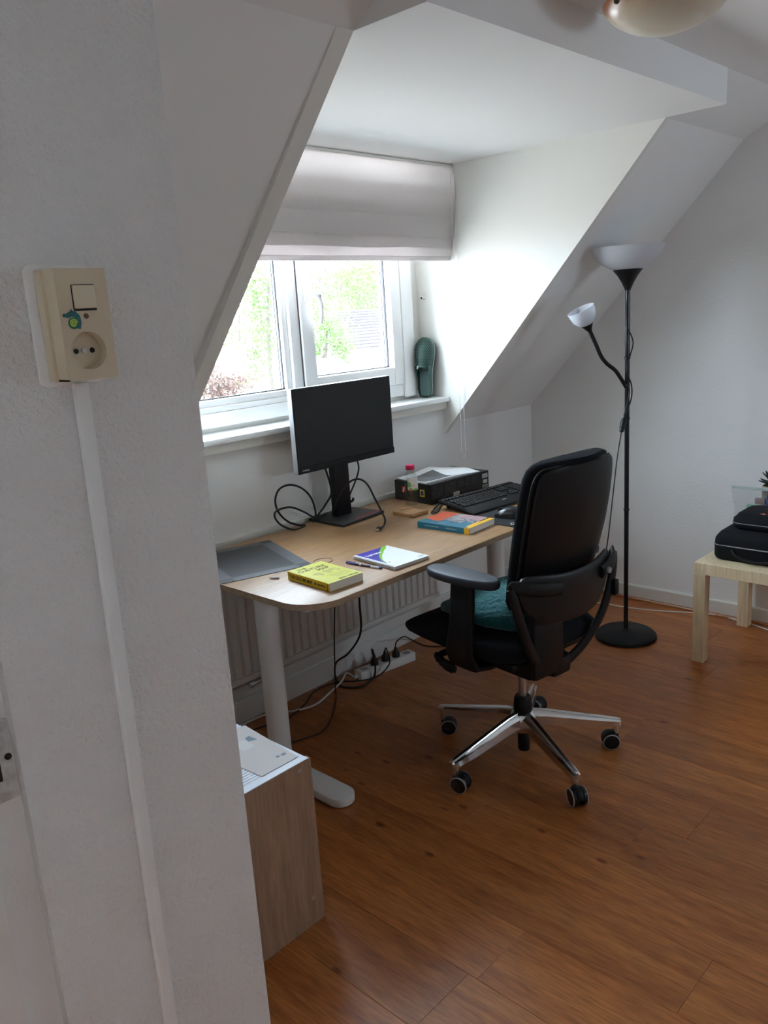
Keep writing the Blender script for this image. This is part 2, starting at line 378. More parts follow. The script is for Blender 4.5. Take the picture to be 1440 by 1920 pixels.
w2 = thing('window_added', 'unseen small white framed window added in the rear wall for fill light', 'window', (-.75, -4.08, 1.28), kind='structure')  # invented window giving bluish fill from behind the camera
b = new()
for a in ((-.25, -.22, 0, .44), (.22, .25, 0, .44), (-.22, .22, 0, .03), (-.22, .22, .41, .44)): box(b, a[0], a[1], -.03, .03, a[2], a[3], .004)
obj('window_frame', b, M_pvc, w2)
b = new(); box(b, -.22, .22, -.004, .004, .03, .41); obj('pane', b, M_glass, w2, 0)

# baseboards, batten
def cove(x0, x1, h, d):
    return [(0, 0), (0, h), (-d * .55, h), (-d, h - .012), (-d, 0)]
b = new(); prism(b, [(0, 0), (0, .078), (-.010, .078), (-.014, .072), (-.014, .016), (-.014, 0)], -4.0, 0.0, M=Matrix(((1, 0, 0, 0), (0, 0, 1, 0), (0, 1, 0, 0), (0, 0, 0, 1))))
bbr = struct('baseboard_right', b, M_trim, 'cream painted baseboard along the end wall', 'baseboard')
b = new(); prism(b, [(0, 0), (0, .012), (-.010, .012), (-.014, .006), (-.014, 0)], -4.0, 0.0, M=Matrix.Translation((-.0145, 0, 0)) @ Matrix(((1, 0, 0, 0), (0, 0, 1, 0), (0, 1, 0, 0), (0, 0, 0, 1))))
obj('shoe_strip', b, M_floor, bbr, 0)
bbw = thing('baseboard_window', 'white two-tier baseboard duct below the radiator', 'baseboard', (0, 0, 0), kind='structure')
b = new(); box(b, -3.26, -.02, -.03, -.001, 0, .098, .003); obj('duct_cover', b, M_white, bbw)
b = new(); box(b, -3.26, -.02, -.022, -.001, .102, .15, .003); obj('duct_top', b, M_white, bbw)
b = new(); box(b, -3.26, -2.17, -.0325, -.029, .018, .078, .001); obj('duct_lid', b, M_white, bbw)
b = new(); box(b, -2.6, -.86, -.018, -.001, .722, .752, .003)
tag(obj('trim_1', b, M_trim), 'cream wooden batten on the wall behind the desk', 'trim', kind='structure')

# ------------------------------------------------------------------ window
win = thing('window_1', 'white plastic window with a fixed left pane and a hinged right sash', 'window', (0, 0, 0), kind='structure')
FY0, FY1 = .10, .17
b = new()
for a in ((-2.30, -2.22, 1.166, 2.165), (-.945, -.856, 1.166, 2.165), (-2.22, -.945, 1.166, 1.222), (-2.22, -.945, 2.125, 2.165)): box(b, a[0], a[1], FY0, FY1, a[2], a[3], .004)
box(b, -2.22, -1.605, FY0 + .006, FY1, 1.222, 1.245, .004)
box(b, -.93, -.852, FY0 - .014, FY0, 1.16, 2.165, .003)
obj('window_frame', b, M_pvc, win)
b = new(); box(b, -1.612, -1.560, FY0 - .004, FY1, 1.222, 2.125, .005); obj('mullion', b, M_pvc, win)
# fixed light: bead, gasket, pane
b = new()
for a in ((-2.22, -1.612, 1.243, 1.272), (-2.22, -1.612, 2.10, 2.125), (-2.22, -2.19, 1.272, 2.10), (-1.642, -1.612, 1.272, 2.10)): box(b, a[0], a[1], .112, .16, a[2], a[3], .006)
obj('glazing_bead', b, M_pvc, win)
b = new()
for z in (1.2735,): box(b, -2.19, -1.642, .130, .136, z - .002, z + .004)
for xx in (-2.188, -1.644): box(b, xx - .003, xx + .003, .130, .136, 1.272, 2.10)
for xx in (-1.651,): box(b, xx - .002, xx + .002, .139, .15, 1.272, 2.10)
obj('gasket', b, M_gasket, win, 0)
b = new(); box(b, -2.19, -1.642, .136, .139, 1.272, 2.10); obj('pane', b, M_glass, win, 0)
# sash
b = new(); S0, S1, SZ0, SZ1 = -1.560, -.940, 1.225, 2.14; G0, G1, GZ0, GZ1 = -1.492, -1.006, 1.308, 2.085
for a in ((S0, G0, SZ0, SZ1), (G1, S1, SZ0, SZ1), (G0, G1, SZ0, GZ0), (G0, G1, GZ1, SZ1)): box(b, a[0], a[1], .082, .15, a[2], a[3], .005)
sash = obj('sash', b, M_pvc, win)
b = new()
box(b, S0 - .004, S0 + .001, .093, .099, SZ0, SZ1)
box(b, G0, G1, .118, .126, GZ0 - .001, GZ0 + .005)
for xx in (G0 + .002, G1 - .002): box(b, xx - .004, xx + .004, .118, .126, GZ0, GZ1)
box(b, G1 - .013, G1 - .009, .129, .14, GZ0, GZ1)
obj('gasket', b, M_gasket, sash, 0)
b = new(); box(b, G0, G1, .126, .129, GZ0, GZ1); obj('pane', b, M_glass, sash, 0)
hx, hz = -1.522, 1.655
b = new(); prism(b, rrect(hx - .016, hx + .016, hz - .036, hz + .036, .014), -.082, -.070, .003, M=AX_Y)
cyl(b, (hx, .075, hz), (hx, .045, hz - .002), .012, .011, 16)
tube(b, [(hx, .048, hz), (hx + .008, .040, hz - .004), (hx + .026, .036, hz - .018), (hx + .036, .036, hz - .05), (hx + .037, .038, hz - .09), (hx + .031, .041, hz - .125)], [.011, .012, .011, .010, .009], 12)
hd = obj('handle', b, M_whitep, sash, 50)
b = new(); tube(b, [(hx + .044, .038, hz - .035), (hx + .048, .038, hz - .06), (hx + .047, .039, hz - .09), (hx + .040, .041, hz - .122)], .0042, 8); cyl(b, (hx + .024, .022, hz - .012), (hx + .024, .027, hz - .012), .0065, n=12)
obj('lever_inlay', b, M_grey, sash, 50)
# sill
b = new(); box(b, -3.0 + .624, XR - .003, -.046, .16, 1.123, 1.146, .004)
sl = tag(obj('trim_2', b, M_sill), 'white laminate window sill carrying the green slipper', 'sill', kind='structure')
b = new(); box(b, XL, XR - .004, -.028, -.001, 1.088, 1.122, .002)
obj('apron', b, M_trim, sl)

# wall hook on cheek
hk = thing('wall_hook', 'tiny white peg on the dormer side wall beside the window', 'hook', (XR - .001, .085, 1.615))
b = new(); cyl(b, (0, 0, 0), (-.022, -.002, 0), .008, .007, 14); cyl(b, (-.002, 0, .008), (-.008, 0, .026), .004, .004, 10); obj('peg', b, M_whitep, hk)
b = new(); cyl(b, (-.0215, -.002, 0), (-.0235, -.0022, 0), .005, n=12); obj('screw_hole', b, M_dark, hk)

# ------------------------------------------------------------------ roman blind
bl = thing('roman_blind', 'half raised pale linen roman blind in the dormer window', 'blind', (-1.52, -.10, 1.77))
def drape(x0, x1, y, zt, zb, belly=.006, thick=.0012):
    nx, nz = 40, 12; b = new(); fr = []; bk = []
    for i in range(nz + 1):
        t = i / nz; rowf = []; rowb = []
        for j in range(nx + 1):
            s = j / nx; xx = x0 + (x1 - x0) * s
            yy = y - belly * math.sin(PI * t) + .002 * math.sin(9 * s * PI + zt * 9) * t
            zz = zt + (zb - zt) * t + .002 * math.sin(5 * s * PI + zb * 20) * t
            rowf.append((xx, yy, zz)); rowb.append((xx, yy + thick, zz))
        fr.append([b.verts.new(p) for p in rowf]); bk.append([b.verts.new(p) for p in rowb])
    for i in range(nz):
        for j in range(nx):
            b.faces.new((fr[i][j], fr[i][j + 1], fr[i + 1][j + 1], fr[i + 1][j]))
    bmesh.ops.delete(b, geom=[v for r in bk for v in r], context='VERTS')
    return b
BX0, BX1 = -.80, .755
for (y, zt, zb, be) in ((-.022, .402, .185, .012), (-.010, .26, .102, .010), (.003, .19, .056, .008), (.016, .14, .020, .008)):
    obj('fabric_fold', drape(BX0, BX1, y, zt, zb, be), M_blind, bl, 60)
for yy_, zt_, zb_ in ((.030, .305, .022), (.040, .298, .09)): obj('added_lining', drape(BX0 + .01, BX1 - .03, yy_, zt_, zb_, .002), M_blind, bl, 60)  # extra hidden layers added to dim light through the lower blind
b = new(); box(b, BX0, BX1, -.018, .012, .392, .412, .003); box(b, BX1 - .005, BX1 + .012, -.03, .022, .372, .410, .003); obj('head_rail', b, M_whitep, bl)
b = new(); box(b, BX0, BX1 - .004, .012, .024, .002, .022, .004); obj('bottom_bar', b, M_blind, bl)
b = new(); box(b, -.235, -.21, .030, .034, .31, .392); obj('fabric_tab', b, M_blind, bl)
ch = thing('bead_chain', 'long white bead chain hanging from the roman blind', 'chain', (-.79, -.135, .83))
b = new(); ct = new()
loop = [Vector((-.012, 0, z)) for z in [1.32 - .0085 * i for i in range(150)]]
loop += [Vector((-.012 + .014 * (1 - math.cos(a)), 0, .045 - .016 * math.sin(a))) for a in [PI * i / 5 for i in range(1, 5)]]
loop += [Vector((.016, 0, .045 + .0085 * i)) for i in range(150)]
for q in loop: bmesh.ops.create_icosphere(b, subdivisions=1, radius=.0023, matrix=Matrix.Translation(q))
tag(obj('chain_bead', b, M_whitep, ch, 60), kind='stuff')
tube(ct, loop[::4], .0007, 4, smooth=False); obj('chain_cord', ct, M_whitep, ch)

# ------------------------------------------------------------------ radiator
rd = thing('radiator', 'long white panel radiator with vertical flutes under the desk', 'radiator', (-2.7, -.095, .205))
RL, RZ0, RZ1 = 1.715, .02, .44
b = new(); box(b, 0, RL, .0, .05, 0, .46, .006); obj('panel', b, M_rad, rd)
b = new(); box(b, 0, RL, -.012, .0, -.002, .022, .004); box(b, 0, RL, -.012, .0, .436, .46, .004); obj('rim', b, M_rad, rd)
nfl = int((RL - .04) / .0427); src = None
for i in range(nfl):
    if src is None:
        t = bmesh.new(); prism(t, [(-.0175, 0), (-.013, -.012), (.013, -.012), (.0175, 0)], .028, .432)
        b = new(); merge(b, t); src = obj('flute', b, M_rad, rd, 20, loc=(.04 + i * .0427, .0, 0))
    else: share(src, rd, loc=(.04 + i * .0427, 0, 0))
b = new(); cyl(b, (.62, .01, -.03), (.62, .01, .0), .011, n=12); cyl(b, (.56, -.004, -.02), (.66, -.004, -.02), .009, n=12); cyl(b, (.555, -.004, -.02), (.575, -.004, -.02), .013, n=6)
obj('valve', b, M_steel, rd)
for xx in (.25, 1.45):
    b = new(); box(b, xx, xx + .03, .05, .088, .05, .40); obj('wall_bracket', b, M_rad, rd)

# ------------------------------------------------------------------ door frame
dr = thing('door_1', 'white painted door frame with a worn strike plate', 'door frame', (-3.62, -1.62, 0), kind='structure')
b = new(); box(b, -.16, .06, -.012, .0, 0, 2.08); obj('rebate', b, M_wall, dr)
b = new(); box(b, -.16, .013, -.034, -.012, 0, 2.08, .003); obj('door_stop', b, M_white, dr)
b = new(); box(b, .018, .058, -.0145, -.012, 1.028, 1.128, .001); sp = obj('strike_plate', b, mat('scuffed white paint', (0.7, 0.7, 0.68), .5, noise=(60, (.5, .5, .48), .1)), dr)
b = new(); box(b, .018, .043, -.0152, -.0120, 1.055, 1.101); obj('latch_hole', b, M_dark, sp, 0)
b = new(); cyl(b, (.053, -.0145, 1.082), (.053, -.016, 1.082), .004, n=12); obj('screw', b, M_dark, sp)

# ------------------------------------------------------------------ switch + socket on the stub wall
so = thing('switch_socket_unit', 'beige surface mounted light switch over a round power socket', 'switch', (-3.425, -1.651, 1.50), 0)
b = new(); prism(b, rrect(-.043, .033, -.004, .128, .008), 0, .004, .001, M=AX_Y); obj('back_plate', b, M_wall, so)
hole = (-.001, .0335, .0205)
# body: side skirt + front face with round recess
b = new()
fx0, fx1, fz0, fz1 = -.029, .030, .002, .121
ring_out = rrect(fx0, fx1, fz0, fz1, .003, 4)
N = 64
def front_ring(cx, cz, r, n=N): return [(cx + r * math.cos(2 * PI * i / n), cz + r * math.sin(2 * PI * i / n)) for i in range(n)]
def rect_pt(a, cx, cz, x0, x1, z0, z1):
    dx, dz = math.cos(a), math.sin(a); t = 1e9
    if dx > 1e-9: t = min(t, (x1 - cx) / dx)
    if dx < -1e-9: t = min(t, (x0 - cx) / dx)
    if dz > 1e-9: t = min(t, (z1 - cz) / dz)
    if dz < -1e-9: t = min(t, (z0 - cz) / dz)
    return (cx + dx * t, cz + dz * t)
cx, cz, cr = hole
zs_split = .060
angs = [2 * PI * i / N for i in range(N)]
outer = [rect_pt(a, cx, cz, fx0, fx1, fz0, zs_split) for a in angs]
r0 = [(x_, -.044, z_) for x_, z_ in outer]; r1 = [(cx + cr * math.cos(a), -.044, cz + cr * math.sin(a)) for a in angs]
r2 = [(cx + cr * .93 * math.cos(a), -.032, cz + cr * .93 * math.sin(a)) for a in angs]
loft(b, [r0, r1, r2], True, False); b.faces.new([b.verts.new(p) for p in r2])
box(b, fx0, fx1, -.044, -.004, zs_split, fz1)
for (a0, a1, c0, c1) in ((fx0, fx0 + .002, fz0, zs_split), (fx1 - .002, fx1, fz0, zs_split)): box(b, a0, a1, -.0439, -.004, c0, c1)
box(b, fx0, fx1, -.0439, -.004, fz0, fz0 + .002)
box(b, fx0 - .004, fx1 + .001, -.020, -.004, fz0 - .0005, fz1 + .0005, .002)
bmesh.ops.remove_doubles(b, verts=b.verts, dist=1e-6)
obj('housing', b, M_beige, so, 25)
b = new(); box(b, -.011, .014, -.0470, -.043, .0785, .103, .0010); obj('rocker', b, M_beige2, so)
b = new(); box(b, -.0115, .0145, -.0445, -.0435, .0762, .0786); box(b, -.0122, -.0112, -.0444, -.0435, .0775, .1035); box(b, -.0115, .0145, -.0444, -.0435, .1032, .1038); obj('rocker_gap', b, M_dark, so, 0)
b = new(); cyl(b, (.001, -.0435, .0705), (.001, -.0446, .0705), .0029, n=16); obj('cover_screw', b, mat('brown screw', (.12, .07, .04), .6), so)
b = new()
for s in (-1, 1): cyl(b, (cx + s * .0095, -.031, cz), (cx + s * .0095, -.0327, cz), .0029, n=16)
obj('pin_hole', b, M_dark, so)
b = new(); cyl(b, (cx, -.031, cz), (cx, -.0332, cz), .0028, n=16); obj('centre_screw', b, M_steel, so)
M_gs = mat('green sticker', (.02, .16, .09), .4); M_gl = mat('lime sticker', (.45, .6, .04), .4); M_bs = mat('blue green sticker', (.02, .12, .13), .4)
stk = thing('sticker', 'small green curled snail sticker on the beige socket cover', 'sticker', (-3.425 - .0145, -1.6955, 1.5635))
b = new(); tube(b, [(.0045 * (1 - t * .9) * math.cos(t * 12), 0, .0045 * (1 - t * .9) * math.sin(t * 12)) for t in [i / 24 for i in range(25)]], .0009, 6, 2, flat=.3); obj('spiral', b, M_gl, stk)
b = new(); prism(b, [(.0062 * math.cos(a), .0062 * math.sin(a)) for a in [2 * PI * i / 24 for i in range(24)]], -.0003, .0001, M=AX_Y); obj('shell', b, M_gs, stk, 0)
b = new(); tube(b, [(.005, 0, -.006), (.0065, 0, .0), (.005, 0, .007), (0, 0, .010), (-.005, 0, .0085), (-.008, 0, .0075)], [.0022, .0026, .003, .0032, .0028, .002], 8, 4, flat=.12, up=(0, 1, 0)); ball(b, (-.0095, 0, .0085), .0021, 2, (1, .15, 1)); ball(b, (-.001, 0, .0135), .0013, 1, (1, .2, 1)); ball(b, (.003, 0, .0128), .0013, 1, (1, .2, 1)); obj('body', b, M_bs, stk)
cc = thing('cable_channel', 'white cable channel running down the wall below the beige socket', 'cable channel', (-3.435, -1.6505, 0))
b = new(); box(b, -.0085, .0085, -.011, 0, .001, 1.498, .002, M=Matrix.Rotation(math.radians(.45), 4, 'Y')); obj('channel', b, M_wall, cc)


# ================================================================== DESK
DH = .735
desk = thing('desk', 'height adjustable desk with pale birch top and white column legs', 'desk', (-1.626, -.437, 0))
t = new(); prism(t, rrect(-.8, .8, -.4, .4, .13, 10, rs=(.03, .03, .13, .13)), DH - .021, DH, .002)
top = obj('tabletop', t, M_desk, desk, 30)
t = new(); o_ = rrect(-.8, .8, -.4, .4, .13, 10, rs=(.03, .03, .13, .13)); i_ = [(x_ * .9985, y_ * .997) for x_, y_ in o_]
rings = [[(x_ * 1.0006, y_ * 1.0012, z) for x_, y_ in o_] for z in (DH - .0195, DH - .003)]
loft(t, rings, True, False); obj('edge_band', t, M_deskedge, top, 30)
for s in (-1, 1):
    X = s * .654
    b = new(); cyl(b, (X, 0, .05), (X, 0, .66), .0395, n=32); obj('leg_column', b, M_white, desk)
    b = new(); cyl(b, (X, 0, .03), (X, 0, .16), .0372, n=32); obj('leg_inner_tube', b, M_white, desk)
    b = new(); prism(b, rrect(X - .046, X + .046, -.345, .345, .0455, 10), .004, .034, .004); ft = obj('foot', b, M_white, desk, 40)
    for yy in (-.28, .28):
        b = new(); cyl(b, (X, yy, 0), (X, yy, .006), .02, n=16); obj('foot_pad', b, M_black, ft)
    b = new(); box(b, X - .035, X + .035, -.25, .25, .66, DH - .021, .003); obj('support_bar', b, M_white, desk)
for yy in (-.05, .05):
    b = new(); box(b, -.62, .62, yy - .02, yy + .02, .672, .705, .002); obj('cross_beam', b, M_white, desk)

# ================================================================== OFFICE CHAIR
CH0 = Vector((-1.67, -1.045, 0)); CHR = math.radians(-7.4)
chair = thing('office_chair', 'black swivel office chair with split back and polished five-star base', 'chair', CH0, CHR)
b = new(); lathe(b, [(.03, .098), (.044, .102), (.05, .115), (.048, .152), (.04, .168), (.03, .174)], 32); obj('base_hub', b, M_chrome, chair)
b = new(); lathe(b, [(.0195, .020), (.0215, .024), (.0215, .10), (.019, .105)], 24); obj('lift_sleeve', b, M_black, chair)
b = new(); lathe(b, [(.031, .168), (.033, .172), (.032, .20), (.029, .222), (.025, .228)], 28); obj('lift_collar', b, M_black, chair)
b = new(); cyl(b, (0, 0, .21), (0, 0, .37), .0145, n=24); obj('gas_lift', b, M_steel, chair)
asrc = csrc = None
for i, ang in enumerate((99, 171, 243, 315, 27)):
    a = math.radians(ang) - CHR
    if asrc is None:
        rings = []
        for r, w, zt, h in ((.035, .026, .172, .050), (.08, .024, .167, .048), (.16, .021, .150, .044), (.25, .0185, .131, .038), (.315, .0165, .117, .028), (.338, .015, .112, .024), (.345, .011, .109, .020)):
            rings.append([(r, -w, zt - h), (r, -w * .92, zt - h * .35), (r, -w * .45, zt - .006), (r, -w * .3, zt), (r, w * .3, zt), (r, w * .45, zt - .006), (r, w * .92, zt - h * .35), (r, w, zt - h)])
        b = new(); loft(b, rings); cyl(b, (.328, 0, .058), (.328, 0, .10), .0125, n=16)
        asrc = obj('base_arm', b, M_chrome, chair, 28, rot=(0, 0, a))
    else: share(asrc, chair, rot=(0, 0, a))
    ca = math.radians((126, 104, 56, -50, 90)[i]) - CHR
    cl = Vector((.328 * math.cos(a), .328 * math.sin(a), 0))
    R_ = Matrix.Translation(cl) @ Matrix.Rotation(ca, 4, 'Z')
    b = new(); cyl(b, (0, 0, .045), (0, 0, .075), .011, n=12)
    t = bmesh.new(); prism(t, [(-.018 + .031 * math.cos(q), .031 + .031 * math.sin(q)) for q in [PI * -.12 + PI * 1.1 * k / 14 for k in range(15)]] + [(-.018, .03)], -.010, .010, .002, M=AX_Y); merge(b, t)
    bmesh.ops.transform(b, matrix=R_, verts=b.verts); ce = obj('caster', b, M_black, chair)
    for s in (-1, 1):
        b = new(); lathe(b, [(.002, .012 * 0 + .026), (.018, .026), (.027, .024), (.0305, .019), (.0305, .012), (.027, .009), (.002, .009)], 28, M=R_ @ Matrix.Translation((-.018, 0, .0305)) @ Matrix.Rotation(s * PI / 2, 4, 'X')); w_ = obj('wheel', b, M_blackg, ce, 40)
        b = new(); lathe(b, [(.0270, .0262), (.0288, .0250), (.0300, .0225), (.0285, .0222), (.0268, .0240)], 28, M=R_ @ Matrix.Translation((-.018, 0, .0305)) @ Matrix.Rotation(s * PI / 2, 4, 'X'), close=True); obj('wheel_ring', b, M_grey, ce, 40)
b = new(); box(b, -.095, .095, -.13, .15, .338, .435, .03, 3); box(b, -.06, .06, -.17, -.1, .365, .42, .012); obj('mechanism', b, M_black, chair)
# seat
b = new(); rings = []
for y, hw, zt, zb in ((-.165, .17, .487, .465), (-.155, .205, .505, .448), (-.10, .235, .518, .436), (0, .25, .522, .432), (.12, .252, .522, .432), (.24, .25, .515, .436), (.315, .240, .500, .440), (.352, .222, .482, .446), (.368, .185, .470, .453)):
    c_ = (zt + zb) / 2; h_ = (zt - zb) / 2
    rings.append([(px_, y, c_ + pz_) for px_, pz_ in sellipse(hw, h_, 4.2, 32)])
loft(b, rings); obj('seat', b, M_fabric, chair, 60)
b = new(); box(b, -.2, .2, -.14, .25, .418, .445, .01, 2); obj('seat_pan', b, M_black, chair)
# armrests
for s in (-1, 1):
    b = new(); rings = []
    path = [(.10, .02, .412, .075, .011), (.20, .02, .412, .075, .012), (.262, .015, .425, .07, .013), (.285, .01, .47, .062, .014), (.283, .0, .56, .052, .014), (.272, .0, .64, .052, .014), (.262, .005, .708, .05, .015)]
    dirs = [(1, 0), (1, .1), (.8, .6), (.2, 1), (-.08, 1), (-.12, 1), (-.12, 1)]
    for (px_, py_, pz_, hw, th), (dx_, dz_) in zip(path, dirs):
        l_ = math.hypot(dx_, dz_); nx_, nz_ = -dz_ / l_, dx_ / l_
        rings.append([(s * (px_ + nx_ * q), py_ + w_, pz_ + nz_ * q) for w_, q in sellipse(hw * .95, th, 4, 20)])
    loft(b, rings); obj('arm_post', b, M_black, chair, 45)
    b = new(); rings = []
    for zz, k_ in ((.708, .80), (.712, .93), (.720, .99), (.729, 1.0), (.735, .97), (.7385, .90), (.7395, .8)):
        rings.append([(s * .253 + ax_ * k_ + .006 * s * math.sin(ay_ * 9), .012 + ay_ * (k_ * .35 + .65) * 1.0, zz + .006 * (ay_ / .15) ** 2 * 0) for ax_, ay_ in [(qx * (1 - .18 * (qy / .145 < -.1) * abs(qy / .145)), qy) for qx, qy in sellipse(.05, .147, 2.6, 40)]])
    loft(b, rings); obj('arm_pad', b, mat('dark blue grey arm pad', (0.028, 0.033, 0.045), .5), chair, 45)
# upper back
def back_rings(rows, thick, off=0, curve=.045, n=44, e=3.4):
    rings = []
    for z, hw, yc in rows:
        ring = []
        for qx, qt in sellipse(hw, thick / 2, e, n):
            ring.append((qx * .965 + .006, yc + off + qt + curve * (qx / .21) ** 2, z + .10 * qt))
        rings.append(ring)
    return rings
def ybk(z): return -.155 - .24 * (z - .66) - .02 * math.sin((z - .6) / .5 * PI)
rows = [(z, hw, ybk(z)) for z, hw in ((.60, .14), (.61, .168), (.64, .186), (.70, .198), (.78, .208), (.86, .213), (.94, .212), (1.01, .207), (1.05, .201), (1.075, .190), (1.09, .172), (1.098, .145), (1.101, .10))]
b = new(); loft(b, back_rings(rows, .055, .018)); obj('backrest', b, M_fabric, chair, 60)
rows2 = [(z, hw * .93, ybk(z)) for z, hw in ((.615, .13), (.625, .165), (.65, .185), (.70, .198), (.78, .207), (.86, .212), (.94, .211), (1.01, .206), (1.045, .199), (1.066, .188), (1.079, .168), (1.084, .13))]
b = new(); loft(b, back_rings(rows2, .022, -.018, e=2.8)); obj('back_shell', b, M_black, chair, 50)
edge = [(s_ * hw * 1.0, ybk(z) - .010 + .045 * (hw / .21) ** 2, z) for s_, seq in ((-1, rows2), (1, rows2[::-1])) for z, hw, _y in seq]
b = new(); tube(b, edge, .0035, 8, 3); obj('piping', b, M_black, chair, 60)
# lumbar shell below, its side arms, hoop
b = new(); rings = []; nseg = 30
for i in range(nseg + 1):
    u_ = -1 + 2 * i / nseg; X = -.012 + .222 * u_
    zt = .748 + .012 * u_ * u_; zb = .585 + .045 * abs(u_) ** 3
    k_ = (1 - abs(u_) ** 7) ** .5 if abs(u_) < 1 else 0.0
    mid = (zt + zb) / 2 + .02 * abs(u_) ** 3; h_ = max((zt - zb) / 2 * (.22 + .78 * k_), .012)
    y_ = -.252 + .055 * u_ * u_
    rings.append([(X, y_ + qt - .10 * (qz) * .6, mid + qz) for qz, qt in sellipse(h_, .011, 3.5, 24)])
loft(b, rings); obj('lumbar_shell', b, mat('satin black shell', (0.010, 0.011, 0.013), .4), chair, 60)
for s in (-1, 1):
    b = new(); tube(b, [(s * .10, -.258, .706), (s * .16, -.246, .714), (s * .20, -.230, .721), (s * .228, -.212, .729), (s * .246, -.196, .735), (s * .251, -.188, .733), (s * .250, -.19, .722)], [.022, .022, .021, .019, .016, .013, .012], 14, 6, flat=.45, up=(0, 1, 0)); obj('side_arm', b, M_blackm, chair, 60)
    if s > 0:
        b = new(); lathe(b, [(.001, .004), (.009, .0035), (.0105, .001), (.0105, -.004)], 20, M=Matrix.Translation((s * .118, -.2755, .713)) @ Matrix.Rotation(PI / 2, 4, 'X')); obj('pivot_cap', b, M_grey, chair)
hoop = [(.252, -.192, .728), (.246, -.198, .69), (.230, -.2, .63), (.198, -.197, .55), (.160, -.188, .488), (.11, -.175, .432), (.05, -.16, .392), (.015, -.155, .378)]
hoop = hoop + [(-x_, y_, z_) for x_, y_, z_ in hoop[::-1]]
b = new(); tube(b, hoop, .019, 14, 6, flat=.55, up=(0, 1, 0)); obj('hoop_frame', b, M_black, chair, 60)
b = new(); box(b, -.045, .045, -.18, -.10, .36, .42, .012); box(b, -.15, -.002, -.19, -.158, .385, .61, .012); obj('spine_dark_fill', b, M_black, chair)  # wide box is an added black panel darkening the gap under the shell
b = new(); box(b, .222, .245, -.225, -.19, .585, .64, .006); obj('tension_strap', b, M_black, chair)
for s in (-1, 1):
    b = new()
    tube(b, [(s * .09, .13, .425), (s * .2, .14, .42), (s * .25, .145, .416), (s * .268, .13, .41)], .012, 10, 5)
    tube(b, [(s * .262, .15, .418), (s * .27, .11, .408), (s * .268, .075, .398), (s * .262, .055, .394)], [.014, .018, .02, .019, .013], 12, 5, flat=.6); obj('lever', b, M_black, chair, 60)
b = new(); tube(b, [(.06, -.08, .44), (.14, -.12, .475), (.175, -.14, .49)], [.012, .012, .018, .018], 10, 4); obj('tilt_knob', b, M_black, chair, 60)

# cushion
b = new(); rings = []
M_teal = mat('teal crumpled cotton', (0.005, 0.075, 0.082), .95, bump=(55, .9, .012), noise=(14, (0.010, 0.12, 0.13), .2), sheen=.2)
for y, hw, h_ in ((-.105, .10, .008), (-.10, .15, .022), (-.08, .185, .040), (-.02, .205, .050), (.06, .21, .050), (.14, .205, .044), (.20, .185, .032), (.235, .14, .018), (.243, .09, .006)):
    rings.append([(qx + .010 * math.sin(y * 60 + qx * 31), y, h_ + qz + .008 * math.sin(qx * 37 + y * 45) * (qz > 0)) for qx, qz in sellipse(hw, h_, 2.6, 40)])
loft(b, rings)
cu = tag(obj('seat_cushion', b, M_teal, None, 70), 'crumpled teal cushion lying on the office chair seat', 'cushion')
cu.location = CH0 + Vector((0, 0, .5215)); cu.rotation_euler = (0, 0, CHR)

# ================================================================== FLOOR LAMP
LX, LY = -.508, -.837
lamp = thing('floor_lamp', 'tall black floor lamp with white uplight bowl and small side reading light', 'lamp', (LX, LY, 0))
b = new(); lathe(b, [(.132, 0), (.14, .004), (.139, .016), (.124, .029), (.03, .034), (.014, .040), (.012, .045)], 56); obj('base', b, M_blackm, lamp, 40)
b = new(); cyl(b, (0, 0, .03), (0, 0, 1.60), .0105, n=20); obj('pole', b, M_blackg, lamp)
for z in (.855 + .18, 1.30, .62):
    b = new(); lathe(b, [(.0112, z - .006), (.0128, z - .004), (.0128, z + .004), (.0112, z + .006)], 20); obj('pole_joint', b, M_black, lamp)
b = new(); lathe(b, [(.0115, 1.585), (.014, 1.592), (.026, 1.618), (.042, 1.645), (.060, 1.668), (.062, 1.670), (.058, 1.671)], 40); obj('shade_cup', b, M_black, lamp)
pr = [(.05, 1.669), (.085, 1.682), (.115, 1.703), (.138, 1.732), (.150, 1.764), (.147, 1.7645), (.134, 1.733), (.111, 1.706), (.083, 1.686), (.05, 1.673)]
b = new(); lathe(b, pr, 56, close=True); t = bmesh.new(); lathe(t, [(.001, 1.6695), (.05, 1.6695), (.05, 1.6725), (.001, 1.6725)], 40); merge(b, t); obj('shade', b, M_shade, lamp, 60)
def LP_(u, v, dy=0): q = P(u, v, 1, LY + dy) - Vector((LX, LY, 0)); return (q.x, q.y, q.z)
ad = Vector((-.84, .54, 0)).normalized()
def armp(s_, z): return (ad.x * s_, ad.y * s_, z)
# the reading arm leaves the pole towards the window side
def on_plane(u, v):
    d = FWD + RGT * ((u - 720) / F_PX) - UPV * ((v - 960) / F_PX); nrm = Vector((-ad.y, ad.x, 0)); o = CAM - Vector((LX, LY, 0))
    t_ = -o.dot(nrm) / d.dot(nrm); return o + d * t_
arm = [on_plane(*q) for q in ((1174, 726), (1163, 708), (1153, 694), (1138, 682), (1127, 668), (1117, 645), (1104, 616))]
b = new(); tube(b, arm, .0085, 10, 5); obj('reading_arm', b, M_black, lamp)
hd0 = on_plane(1104, 616); hd1 = on_plane(1085, 572); ax = (hd1 - hd0).normalized(); fx, fy = frame_at(ax); HM = Matrix((fx, fy, ax)).transposed().to_4x4(); HM.translation = hd0
b = new(); lathe(b, [(.009, -.012), (.013, -.004), (.022, .012), (.027, .020), (.02, .021)], 28, M=HM); obj('reading_cup', b, M_black, lamp)
